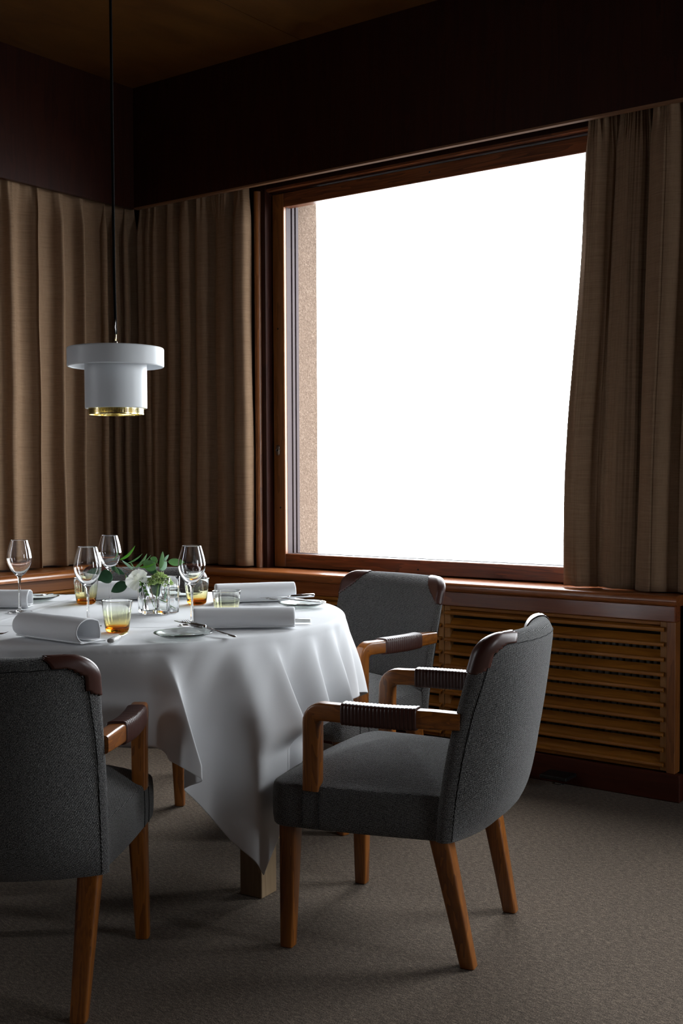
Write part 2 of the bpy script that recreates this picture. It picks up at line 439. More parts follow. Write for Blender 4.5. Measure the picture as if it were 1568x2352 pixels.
t_ = G().box(-1.537, XE, 4.000, 4.06, .100, .644, .002).box(XE - .02, XE, 4.05, 4.27, .10, .70).obj('trim_6', frameZ, smooth=False); tag(t_, 'dark wooden end post beside the radiator grille', kind='structure')
t_ = G().box(XE + .012, 3.1, 4.045, 4.10, 0, .72).box(XE + .012, 3.1, 4.045, 4.28, .72, .735).obj('trim_7', darkM, smooth=False); tag(t_, 'dark wood panelling right of the radiator housing', kind='structure')
bk = G().box(-4.40, XE, 4.16, 4.18, .0, .70).box(-4.42, -4.40, -2.5, 4.16, 0, .70).obj('trim_8', blackM, smooth=False); tag(bk, 'black back of the radiator niche', kind='structure')

# ---- radiator grilles
GT, GB = .642, .104
def grille(x0, x1, first=None):
    root = empty('radiator_grille', (0, 0, 0))
    y = 4.012
    for a, b in ((x0, x0 + .026), (x1 - .026, x1)):
        G().box(a, b, y, y + .028, GB, GT, .0015).obj('stile', stileM, root, smooth=False)
    G().box(x0 + .026, x1 - .026, y, y + .028, GT - .013, GT, .0015).obj('rail', slatM, root, smooth=False)
    G().box(x0 + .026, x1 - .026, y, y + .028, GB, GB + .012, .0015).obj('rail', slatM, root, smooth=False)
    p = (.617 - .128) / 9
    for k in range(10):
        z = .617 - k * p
        a, b = x0 + .009, x1 - .009
        r = random.uniform(-.0006, .0006)
        # front lip overlapping the stiles and a blade that leans back and up behind it
        lip = [(y - .016, z - .008), (y - .018, z - .004), (y - .016, z + .004), (y - .001, z + .007), (y - .001, z - .008)]
        g = G(); g.prism_x([(q[0], q[1] + r) for q in lip], a, b)
        zt = z + .025 if k else GT - .015
        zt2 = min(zt + .005, GT - .013)
        blade = [(y - .001, z - .008), (y - .001, z + .006), (y + .018, zt2), (y + .026, zt2 - .006), (y + .028, zt - .012)]
        g.prism_x(blade, x0 + .027, x1 - .027)
        s = g.obj('slat', slatM, root, smooth=False); recalc(s)
    return root
gx = [(-2.470 - .938, -2.4725, 'slatted birch radiator grille under the window behind the grey chair and tablecloth'),
      (-2.470, -1.539, 'slatted birch radiator grille at the right end, beside the dark end post'),
      (-4.25, -3.4105, 'slatted birch radiator grille at the corner end of the window wall')]
for a, b, lab in gx:
    r0 = grille(a, b); tag(r0, lab, 'radiator grille', 'birch radiator grilles')
for y0, lab in ((2.02, 'birch radiator grille nearer the viewer on the left wall'), (2.98, 'birch radiator grille on the left wall near the room corner')):
    r0 = grille(0, .94); r0.rotation_euler = (0, 0, pi / 2)
    # local y 4.012 must map to world x -4.248
    r0.location = (-4.248 + 4.012, y0, 0); tag(r0, lab, 'radiator grille', 'birch radiator grilles')
g = G()
for i in range(18): g.box(-2.05 + i * .027, -2.05 + i * .027 + .021, 4.075, 4.125, .14, .57, .004)
rd = g.obj('radiator', radM, smooth=False); tag(rd, 'grey radiator glimpsed through the gaps of the right grille', 'radiator')
# socket box
root = empty('floor_socket', (-1.95, 3.99, 0)); tag(root, 'small black double wall socket on the dark plinth', 'socket')
G().box(-.055, .055, -.010, .0045, .004, .096, .003).obj('socket_box', socketM, root, smooth=False)
for dx in (-.024, .024):
    G().lathe([(.017, 0), (.019, .002), (.020, .003), (.020, 0)], 20).obj('outlet', mat('socket_ring', (.02, .02, .02), .3), root)
    o = root.children[-1]; o.rotation_euler = (pi / 2, 0, 0); o.location = (dx, -.010, .05)

# ================================================================= WINDOWS
def window(name, x0, x1, lab, label_):
    w = empty(name, (0, 0, 0)); tag(w, lab, kind='structure')
    y = 4.17; z0, z1 = .744, 2.470; st = .067
    def part(n, g, m, sm=False): o = g.obj(n, m, w, smooth=sm); return o
    part('stile', G().box(x0, x0 + st, y, y + .05, z0, z1, .003), frameZ)
    part('stile', G().box(x1 - st, x1, y, y + .05, z0, z1, .003), frameZ)
    part('rail', G().box(x0 + st, x1 - st, y + .001, y + .05, z0, .806, .003), frameX)
    part('rail', G().box(x0 + st, x1 - st, y + .001, y + .05, 2.406, z1, .003), frameX)
    # glazing bead + outer frame with grooves
    g = G()
    g.box(x0 + st - .01, x0 + st + .0012, y + .018, y + .0505, .80, 2.41); g.box(x1 - st - .0012, x1 - st + .01, y + .018, y + .0505, .80, 2.41)
    g.box(x0 + st, x1 - st, y + .018, y + .0505, .80, .8068)
    for (d0, d1, e) in ((.050, .058, .003), (.060, .076, .009), (.078, .084, .004), (.086, .104, .010)):
        g.box(x0 + st - .015, x0 + st + e - .006, y + d0, y + d1, .79, 2.42); g.box(x1 - st - e + .006, x1 - st + .015, y + d0, y + d1, .79, 2.42)
        g.box(x0 + st, x1 - st, y + d0, y + d1, .76, .800 + e - .004); g.box(x0 + st, x1 - st, y + d0, y + d1, 2.447 - e * .3, 2.47)
    part('outer_frame', g, outM)
    part('glass_pane', G().box(x0 + st - .01, x1 - st + .01, y + .012, y + .016, .80, 2.41), paneM)
    part('outer_sill', G().prism_x([(y + .10, .785), (y + .36, .755), (y + .36, .74), (y + .10, .76)], x0 + .05, x1), ledgeM)
    # rounded reveal moulding on both sides + head
    for xm, sg in ((x0 - .047, 1), (x1 + .047, -1)):
        prof = [(xm - sg * .018, 4.13), (xm - sg * .016, 4.112), (xm - sg * .006, 4.104), (xm + sg * .006, 4.106), (xm + sg * .014, 4.116), (xm + sg * .017, 4.135), (xm + sg * .02, 4.19), (xm - sg * .018, 4.19)]
        R = [[(px_, py_, zz) for px_, py_ in prof] for zz in (z0 - .003, z1 + .012)]
        o = G().rings(R).obj('reveal_moulding', frameZ, w); recalc(o); sharp(o, 50)
    g = G().box(x0 - .03, x1 + .03, 4.135, 4.165, 2.478, 2.500, .003)
    part('head_moulding', g, frameX)
    for px_, pz_ in ((x0 + .030, 1.85), (x0 + .040, 1.02), (x0 + .8, .765), ((x0 + x1) / 2, 2.44)):
        o = G().lathe([(.0001, .0015), (.004, .001), (.0045, 0)], 12).obj('peg', blackM, w); o.rotation_euler = (pi / 2, 0, 0); o.location = (px_, y - .0005, pz_)
    # keyhole plate
    pl = empty('keyhole_plate', (x0 + .028, y, 1.287), parent=w)
    out = []
    for k in range(40):
        a = 2 * pi * k / 40; r = .0125 + .012 * abs(math.sin(a)) ** 4 + .0015 * math.cos(6 * a)
        out.append((r * math.cos(a) * .85, r * math.sin(a) * 1.05))
    o = G().rings([[(a, 0, b) for a, b in out], [(a, -.003, b) for a, b in out], [(a * .8, -.005, b * .85) for a, b in out]]).obj('plate', nickelM, pl); recalc(o)
    o = G().lathe([(.0045, .003), (.008, .004), (.0095, .008), (.007, .009), (.0045, .006)], 20, closed=True).obj('ring', nickelM, pl); o.rotation_euler = (pi / 2, 0, 0)
    o = G().lathe([(.0001, .0055), (.0045, .0052)], 14).obj('keyhole', blackM, pl); o.rotation_euler = (pi / 2, 0, 0)
    return w
window('window_1', -3.50, -1.775, 'large square window with brown wooden sash and bright white fog outside', 1)
w3 = window('window_3', -.29, .29, 'wooden window in the left wall, beside and behind the viewer', 3); w3.location = (-.25, 0, 0); w3.rotation_euler = (0, 0, pi / 2)
w4 = window('added_window_4', -.40, .40, 'unseen wooden window added in the far right end wall as fill light', 4); w4.location = (-1.07, 3.0, 0); w4.rotation_euler = (0, 0, -pi / 2)  # added out of view, sized to brighten napkin and cloth fronts from the right
window('window_2', -.95, .75, 'second wooden window further right along the wall', 2)

# ================================================================= CURTAINS
def smooth(a, b, x):
    t = max(0, min(1, (x - a) / (b - a))); return t * t * (3 - 2 * t)

def curtain(name, path, folds, zb, zt, amp, label, seed=0, nx=420, nz=60, lean=None, ends=(1, 1)):
    """path(s)->(point, normal to the room); folds: positions in s of ridge crests (irregular)"""
    rnd = random.Random(seed)
    F_ = sorted(folds); V = []; UV = []; Fc = []
    amps = [amp * rnd.uniform(.7, 1.2) for _ in F_]
    sk = [rnd.uniform(-1, 1) for _ in F_]
    def phase(s):
        if s <= F_[0]: return (s - F_[0]) / max(1e-6, (F_[1] - F_[0])), 0
        for i in range(len(F_) - 1):
            if s <= F_[i + 1]:
                return i + (s - F_[i]) / (F_[i + 1] - F_[i]), i
        return len(F_) - 1 + (s - F_[-1]) / (F_[-1] - F_[-2]), len(F_) - 1
    def disp(s, t):
        ph, i = phase(s); i = min(max(int(math.floor(ph)), 0), len(F_) - 1); j = min(i + 1, len(F_) - 1)
        fr = ph - math.floor(ph)
        a = amps[i] * (1 - fr) + amps[j] * fr
        c = math.cos(2 * pi * ph); c = math.copysign(abs(c) ** .8, c)
        d = a * c
        tg = -a * .55 * math.sin(2 * pi * ph) + a * .25 * math.sin(4 * pi * ph) * sk[i]
        # header gathers
        h = smooth(.10, .0, t)
        nn = noise.noise(Vector((s * 60 + seed, 3.1, 0))) * .012 + noise.noise(Vector((s * 25 + seed, 9.1, 0))) * .014
        d = d * (1 - .45 * h) + nn * (h * 1.0 + .12)
        d += .006 * noise.noise(Vector((s * 14, t * 3.0 + seed, 4.4))) * (1 - h) + .004 * noise.noise(Vector((s * 5, t * 8.0 + seed, 1.4)))
        w = .012 * noise.noise(Vector((s * 7 + seed, t * 2.0, 8.0))) * smooth(0, .4, t)
        return d, tg * (1 - .6 * h) + w
    ulen = 0; prev = None; us = []
    for i in range(nx + 1):
        s = i / nx; p, n = path(s, .5); d, tg = disp(s, .5)
        q = Vector(p) + Vector(n) * d
        if prev is not None: ulen += (q - prev).length
        prev = q; us.append(ulen)
    for j in range(nz + 1):
        t = j / nz; tt = t ** 1.15
        z = zt + (zb - zt) * tt
        for i in range(nx + 1):
            s = i / nx; p, n = path(s, tt); d, tg = disp(s, tt)
            n = Vector(n); tv = Vector((n.y, -n.x, 0))
            q = Vector(p) + n * d + tv * tg
            if tt < .045: q = q - n * .003 * math.exp(-((tt - .038) / .004) ** 2)
            zz = z + (.004 * noise.noise(Vector((s * 9, seed, 0))) if j == nz else 0)
            V.append((q.x, q.y, zz)); UV.append((us[i], z))
    W_ = nx + 1
    for j in range(nz):
        for i in range(nx):
            a = j * W_ + i; Fc.append((a, a + 1, a + W_ + 1, a + W_))
    o = mesh(name, V, Fc, linenM, uv=UV)
    m = o.modifiers.new('thick', 'SOLIDIFY'); m.thickness = .0025; m.offset = 0
    tag(o, label, 'curtain', 'linen curtains')
    return o

yc = 4.083
def pB(s, t): return ((-4.270 + s * (-3.580 + 4.270), yc, 0), (0, -1, 0))
def sB(x): return (x + 4.270) / .69
curtain('curtain', pB, [sB(x) for x in (-4.262, -4.215, -4.165, -4.06, -3.962, -3.868, -3.72, -3.615)], .749, 2.515, .033,
        'beige linen curtain hanging between the room corner and the window', 3, ends=(1, 1))
xc = -4.325
def pL(s, t): return ((xc, 4.060 - s * 1.360, 0), (1, 0, 0))
def sL(y): return (4.060 - y) / 1.360
curtain('curtain', pL, [sL(y) for y in (4.0, 3.93, 3.86, 3.73, 3.60, 3.455, 3.325, 3.17, 3.0, 2.85)], .749, 2.515, .036,
        'beige linen curtain on the left wall, behind the leftmost wine glass', 11)
def pR(s, t):
    x0 = -1.878 - .086 * smooth(.0, 1.0, t) - .01 * math.sin(t * 3)
    x1 = -1.60 - .035 * t
    return ((x0 + (x1 - x0) * s, yc + .008 + .0 * s, 0), (0, -1, 0))
curtain('curtain', pR, [.10, .62, 1.22], .745, 2.515, .022, 'beige linen curtain overlapping the right edge of the bright window', 5, nx=260)
def pR2(s, t):
    x0 = -1.612 - .052 * smooth(0, 1, t); x1 = -.93
    return ((x0 + (x1 - x0) * s, yc - .022, 0), (0, -1, 0))
curtain('curtain', pR2, [.07, .30, .45, .62, .78, .97], .745, 2.515, .026, 'beige linen curtain at the right edge of the photo, hanging nearest', 8, nx=380)
def pR3(s, t): return ((.72 + 1.2 * s, yc, 0), (0, -1, 0))
curtain('curtain', pR3, [.02, .15, .3, .45, .6, .75, .95], .745, 2.515, .03, 'beige linen curtain beyond the second window, outside the photo', 9, nx=300)

# ================================================================= CHAIR
ZT = .805
def chair():
    root = empty('armchair', (0, 0, 0))
    # ---- legs
    for s in (-1, 1):
        for (tx, ty, bx, by, w0, w1, yy) in ((.233, .222, .243, .2265, .049, .034, 0), (.205, -.160, .1917, -.2265, .052, .037, 1)):
            sec = ssec(.5, .5, .38, 24)
            g = G(); R = []
            for f, k in ((0, .86), (.008, 1), (.5, 1), (1, 1)):
                zt = .318; z = zt * f; x = bx + (tx - bx) * f; y = by + (ty - by) * f; w = (w1 + (w0 - w1) * f) * k
                R.append([(s * x + a * w, y + b * w, z) for a, b in sec])
            o = g.rings(R).obj('leg', oakZ, root); sharp(o, 35); recalc(o)
    # ---- seat
    P = []
    def outline(n=120):
        pts = []
        hwf, hwb, yf, yb, r = .272, .236, .268, -.195, .045
        def arc(cx, cy_, a0, a1, k=10):
            for i in range(k + 1):
                a = a0 + (a1 - a0) * i / k; pts.append((cx + r * math.cos(a), cy_ + r * math.sin(a)))
        arc(hwf - r, yf - r, 0, pi / 2)
        for i in range(1, 14): x = (hwf - r) * (1 - 2 * i / 14); pts.append((x, yf + .010 * (1 - (x / (hwf - r)) ** 2)))
        arc(-hwf + r, yf - r, pi / 2, pi)
        for i in range(1, 14):
            f = i / 14; pts.append((-(hwf + (hwb - hwf) * f + .006 * math.sin(pi * f)), (yf - r) + (yb - yf + r) * f))
        pts.append((-hwb, yb)); pts.append((0, yb - .03)); pts.append((hwb, yb))
        for i in range(1, 14):
            f = 1 - i / 14; pts.append(((hwf + (hwb - hwf) * f + .006 * math.sin(pi * f)), (yf - r) + (yb - yf + r) * f))
        return pts
    O = outline(); R = []
    cx, cy_ = 0, .03
    def ring(k, z, dz=0):
        return [(cx + (x - cx) * k, cy_ + (y - cy_) * k, z + dz * max(0, (y - .2) / .07) ) for x, y in O]
    R.append(ring(.90, .309)); R.append(ring(.985, .309)); R.append(ring(.995, .313))
    for z in (.33, .36, .385): R.append(ring(1.0 + .006 * math.sin((z - .31) / .1 * pi), z))
    for a in (15, 35, 55, 72): R.append(ring(1.0 - .030 * (1 - math.cos(math.radians(a))), .400 + .016 * math.sin(math.radians(a))))
    for k in (.93, .88, .8, .7, .58, .44, .3, .15, .04):
        R.append(ring(k, .414 + .078 * (1 - (k / .97) ** 1.9)))
    g = G(); g.rings(R); o = g.obj('seat', tweedM, root); recalc(o)
    # seat seams running down below each arm post
    for s in (-1, 1):
        g = G()
        for yy in (.173, .130): 
            f = (.223 - yy) / (.223 + .195); x = s * (.272 - .036 * f + .006 * math.sin(pi * f) + .0012)
            g.tube([(x, yy, .313), (x * 1.004, yy, .36), (x, yy, .402)], .0011, 5)
        g.obj('seam', seamM, root)
    # ---- back
    w0 = .243
    def ys(z):
        T = [(.309, -.160), (.36, -.163), (.44, -.174), (.55, -.195), (.70, -.236), (.805, -.272)]
        for a, b in zip(T, T[1:]):
            if z <= b[0]:
                f = (z - a[0]) / (b[0] - a[0]); return a[1] + (b[1] - a[1]) * f
        return T[-1][1]
    def cri(T, z):
        z = max(T[0][0], min(T[-1][0], z))
        for i in range(len(T) - 1):
            if z <= T[i + 1][0]:
                def sl(k):
                    a = max(k - 1, 0); b = min(k + 1, len(T) - 1); return (T[b][1] - T[a][1]) / (T[b][0] - T[a][0])
                h = T[i + 1][0] - T[i][0]; t = (z - T[i][0]) / h
                return ((2 * t ** 3 - 3 * t * t + 1) * T[i][1] + (t ** 3 - 2 * t * t + t) * h * sl(i) + (-2 * t ** 3 + 3 * t * t) * T[i + 1][1] + (t ** 3 - t * t) * h * sl(i + 1))
        return T[-1][1]
    ys = lambda z: cri([(.309, -.160), (.38, -.165), (.46, -.177), (.55, -.195), (.70, -.234), (.805, -.264)], z)
    lerpT = cri
    def _unused(T, z):
        if z <= T[0][0]: return T[0][1]
        for a, b in zip(T, T[1:]):
            if z <= b[0]: return a[1] + (b[1] - a[1]) * smooth(a[0], b[0], z)
        return T[-1][1]
    cR = [(.309, .050), (.35, .090), (.42, .112), (.55, .112), (.68, .098), (.805, .076)]
    cF = [(.30, .012), (.5, .03), (.805, .044)]
    rc = .052
    zs = [.309, .312, .32, .335, .35] + [.37 + .012 * i for i in range(28)]
    zs += [.70 + .0035 * i for i in range(1, 27)]
    top = ZT
    zs = [z for z in zs if z < top - .012] + [top - .012, top - .009, top - .006, top - .0035, top - .0015, top]
    NS = 150
    def ringb(z):
        w = w0 + -.003 * smooth(.6, .31, z)
        if z > top - rc: w = w - rc + math.sqrt(max(0, rc * rc - (z - (top - rc)) ** 2))
        e = 1.0
        q = top - .042
        if z > q: e = math.sqrt(max(.0004, 1 - ((z - q) / .0422) ** 2))
        w -= .006 * (1 - e)
        out = []
        for k in range(NS):
            t = k / NS
            side = .035
            # parameter around: front (x from -w to w), side, rear, side
            def front(x): return ys(z) - lerpT(cF, z) * (1 - min(1, abs(x / w0)) ** 2)
            def rear(x): return ys(z) - .036 - lerpT(cR, z) * (1 - min(1, abs(x / w0)) ** 2.3)
            nf = .44
            if t < nf: x = -w + 2 * w * (t / nf); y = front(x); kind = 0
            elif t < .5: f = (t - nf) / (.5 - nf); x = w + .010 * math.sin(pi * f); y = front(w) + (rear(w) - front(w)) * f; kind = 1
            elif t < .5 + nf: x = w - 2 * w * ((t - .5) / nf); y = rear(x); kind = 2
            else: f = (t - .5 - nf) / (.5 - nf); x = -w - .010 * math.sin(pi * f); y = rear(w) + (front(w) - rear(w)) * f; kind = 3
            ym = (front(x) + rear(x)) / 2
            # round the front edge of side strips a little
            y = ym + (y - ym) * e
            out.append((x, y, z))
        return out
    R = [ringb(z) for z in zs]
    V = [p for r in R for p in r]; F_fab = []; F_lea = []
    nR = len(R)
    def is_leather(ax, z, t):
        if z < .70: return False
        dx = (w0 + .008 - ax) / .100; dz = (top - z) / .090
        reg = dx ** 1.15 + dz ** 1.15 < 1.0 if dx > 0 and dz > 0 else (dz < 1 and dx <= 0) or (dx < 1 and dz <= 0)
        if .51 < t < .93:       # rear face: only a narrow band around the edge
            wi, zi, ri = w0 - .009, top - .025, .048
            inside = ax < wi and z < zi and not (ax > wi - ri and z > zi - ri and math.hypot(ax - wi + ri, z - zi + ri) > ri)
            return reg and ax > w0 - .088 and not inside
        return reg
    for i in range(nR - 1):
        for k in range(NS):
            f = (i * NS + k, i * NS + (k + 1) % NS, (i + 1) * NS + (k + 1) % NS, (i + 1) * NS + k)
            c = [sum(V[a][d] for a in f) / 4 for d in range(3)]
            (F_lea if is_leather(abs(c[0]), c[2], (k + .5) / NS) else F_fab).append(f)
    nb = NS // 2
    bot = len(V); V.append((0, ys(.309) - .05, .309)); F_fab += [((k + 1) % NS, k, bot) for k in range(NS)]
    topi = len(V); V.append((0, ys(top) - .1, top))
    b0 = (nR - 1) * NS
    # cap of the top: join front to rear samples
    nfk = int(.44 * NS)
    for k in range(nfk):
        a, b = b0 + k, b0 + k + 1
        kk = NS // 2 + nfk - k
        c, d = b0 + kk % NS, b0 + (kk - 1) % NS
        x = abs((V[a][0] + V[b][0]) / 2)
        (F_lea if is_leather(x, top, .1) else F_fab).append((a, b, d, c))
    V = V[:-1]
    back = mesh('backrest', V, F_fab, tweedM, root)
    used = sorted({i for f in F_lea for i in f}); mp_ = {a: i for i, a in enumerate(used)}
    for sgn, lab in ((-1, None), (1, None)):
        fs = [f for f in F_lea if sum(V[i][0] for i in f) * sgn > 0]
        us_ = sorted({i for f in fs for i in f}); m_ = {a: i for i, a in enumerate(us_)}
        cvec = Vector((0, ys(.76) - .07, .72))
        vv = []
        for i in us_:
            p = Vector(V[i]); d = (p - cvec); d = Vector((d.x * .4, d.y * 1.2, d.z * .5)).normalized()
            vv.append(p + d * .0016)
        o = mesh('leather_corner', vv, [tuple(m_[i] for i in f) for f in fs], leatherM, root)
        md = o.modifiers.new('s', 'SOLIDIFY'); md.thickness = .003; md.offset = -.4
    for me_ in (back,):
        me_.data.validate()
    # piping seam along the rear edge of the side strip and over the top
    top = ZT
    def rear_y(x, z):
        q = top - .042; e = math.sqrt(max(.0004, 1 - ((z - q) / .0422) ** 2)) if z > q else 1
        yr_ = ys(z) - .036 - lerpT(cR, z) * (1 - abs(x / w0) ** 2.3); yf_ = ys(z) - lerpT(cF, z) * (1 - (x / w0) ** 2)
        return (yr_ + yf_) / 2 + (yr_ - yf_) / 2 * e
    g = G(); pts = []
    for z in [.312, .34, .38, .44, .5, .56, .62, .68, .72]:
        pts.append((w0 - .003 * smooth(.6, .31, z) - .002 - .005 * smooth(.6, .72, z), rear_y(w0 - .004 - .005 * smooth(.6, .72, z), z) - .0006, z))
    wi, zi, ri = w0 - .009, top - .025, .048
    for a in range(0, 91, 10):
        A = math.radians(a); x = wi - ri + ri * math.cos(A); z = zi - ri + ri * math.sin(A)
        pts.append((x, rear_y(x, z) - .0008, z))
    L_ = list(pts)
    for f in [i / 12 for i in range(1, 12)]:
        x = (wi - ri) * (1 - 2 * f); L_.append((x, rear_y(x, zi) - .0008, zi))
    L_ += [(-a, b, c) for a, b, c in reversed(pts)]
    g.tube(L_, .0013, 6); g.obj('seam', seamM, root)
    # ---- arms
    for s in (-1, 1):
        arm = G(); sec = ssec(.5, .5, .36, 24)
        # rear attachment -> along arm -> bend -> post down
        pts = [(.242, -.222, .600), (.252, -.16, .6015), (.262, -.10, .6025), (.268, 0, .6025), (.266, .07, .602), (.262, .105, .6015)]
        A = []
        rr = .030
        c0 = (.150 - rr, .6015 - rr)
        for k in range(7):
            a = pi / 2 - (pi / 2) * k / 6
            A.append((.260 - .004 * k / 6, c0[0] + rr * math.cos(a), c0[1] + rr * math.sin(a)))
        pts += A; pts += [(.2545, .1505, .52), (.2545, .1515, .45), (.2545, .152, .404)]
        Vp = [Vector(p) for p in pts]; m = len(Vp); R = []
        for i, p in enumerate(Vp):
            t = (Vp[min(i + 1, m - 1)] - Vp[max(i - 1, 0)]).normalized()
            w = Vector((1, 0, 0)); w = (w - t * w.dot(t)).normalized(); u = t.cross(w)
            wx, wu = (.040, .044)
            if i >= 6: wx = .040 - .004 * (i - 6) / (m - 7); wu = .045
            k = 1.0
            if i == 0: wu = .040
            ring_ = []
            for a, b in sec:
                ring_.append(p + w * a * wx + u * b * wu * (1 + (.10 if False else 0)))
            R.append([(s * q.x, q.y, q.z) for q in ring_])
        o = arm.rings(R[:10]).obj('armrest', oakY, root); recalc(o); sharp(o, 38)
        o = G().rings([[tuple(q) for q in r_] for r_ in R[9:]]).obj('arm_post', oakZ, root); recalc(o); sharp(o, 38)
        # leather wrap: one cord wound 19 times
        NW = 20; R = []; n = 28
        for i in range(NW * 6 + 1):
            f = i / (NW * 6); y = .066 - f * .190
            x = .2665 + .002 * math.sin(pi * f) - .010 * max(0, (f - .55) / .45) ** 2 - .002 * max(0, .2 - f) * 5; z = .6022
            bulge = abs(math.sin(pi * (f * NW)))
            bw = .0475 + .0026 * bulge ** .6; bh = .0520 + .0026 * bulge ** .6
            if i == 0 or i == NW * 6: bw -= .004; bh -= .004
            sec2 = ssec(bw / 2, bh / 2, .42, n)
            R.append([(s * (x + a), y + .0025 * math.sin(pi / 2 * (b / .025)) * 0 + a * s * .06 , z + b) for a, b in sec2])
        o = G().rings(R).obj('leather_wrap', leatherM, root); recalc(o)
    return root

def place(o, loc, fwd, label):
    o.location = (loc[0], loc[1], 0)
    o.rotation_euler = (0, 0, math.atan2(fwd[1], fwd[0]) - pi / 2)
    tag(o, label, 'chair', 'grey tweed armchairs around the table')
c1 = chair()
c2, c3, c4 = copy_tree(c1), copy_tree(c1), copy_tree(c1)
place(c1, (-1.6588, 2.5053), (-.9725, -.2329), 'grey tweed armchair at the right of the table, seen whole from the side')
place(c2, (-2.452, 3.275), (-.15, -.989), 'grey tweed armchair between the table and the window sill, facing the viewer')
a3 = math.radians(35.5); f3 = (-math.sin(a3), math.cos(a3))
lx, ly = .1917, -.2265
o3 = (-1.934 - (lx * math.cos(a3) - ly * math.sin(a3)), 1.64 - (lx * math.sin(a3) + ly * math.cos(a3)))
place(c3, o3, f3, 'grey tweed armchair in the left foreground, its back turned to the viewer')
place(c4, (-3.24, 3.00), (.54, -.84), 'grey tweed armchair behind the flowers, only the top of its back showing')

# ================================================================= TABLE + CLOTH
TC = Vector((-2.608, 2.405, 0)); TR = .652; TZ = .757
root = empty('dining_table', (TC.x, TC.y, 0)); tag(root, 'round dining table on pale square legs, under the white cloth', 'table')
o = G().lathe([(.001, .722), (.640, .722), (.647, .726), (.647, .752), (.642, .756), (.001, .756)], 96).obj('table_top', tableM, root); sharp(o, 40)
la = math.atan2(2.447 - 2.40, -2.10 + 2.60)
for k in range(4):
    a = la + (0, math.radians(62), pi, math.radians(242))[k]
    o = G().box(-.037, .037, -.037, .037, 0, .722, .002).obj('leg', tableM, root, smooth=False)
    o.location = (.487 * math.cos(a), .487 * math.sin(a), 0); o.rotation_euler = (0, 0, math.radians(6))
o = G().lathe([(.50, .66), (.52, .66), (.52, .722), (.50, .722)], 64, closed=True).obj('apron', tableM, root); sharp(o, 40)

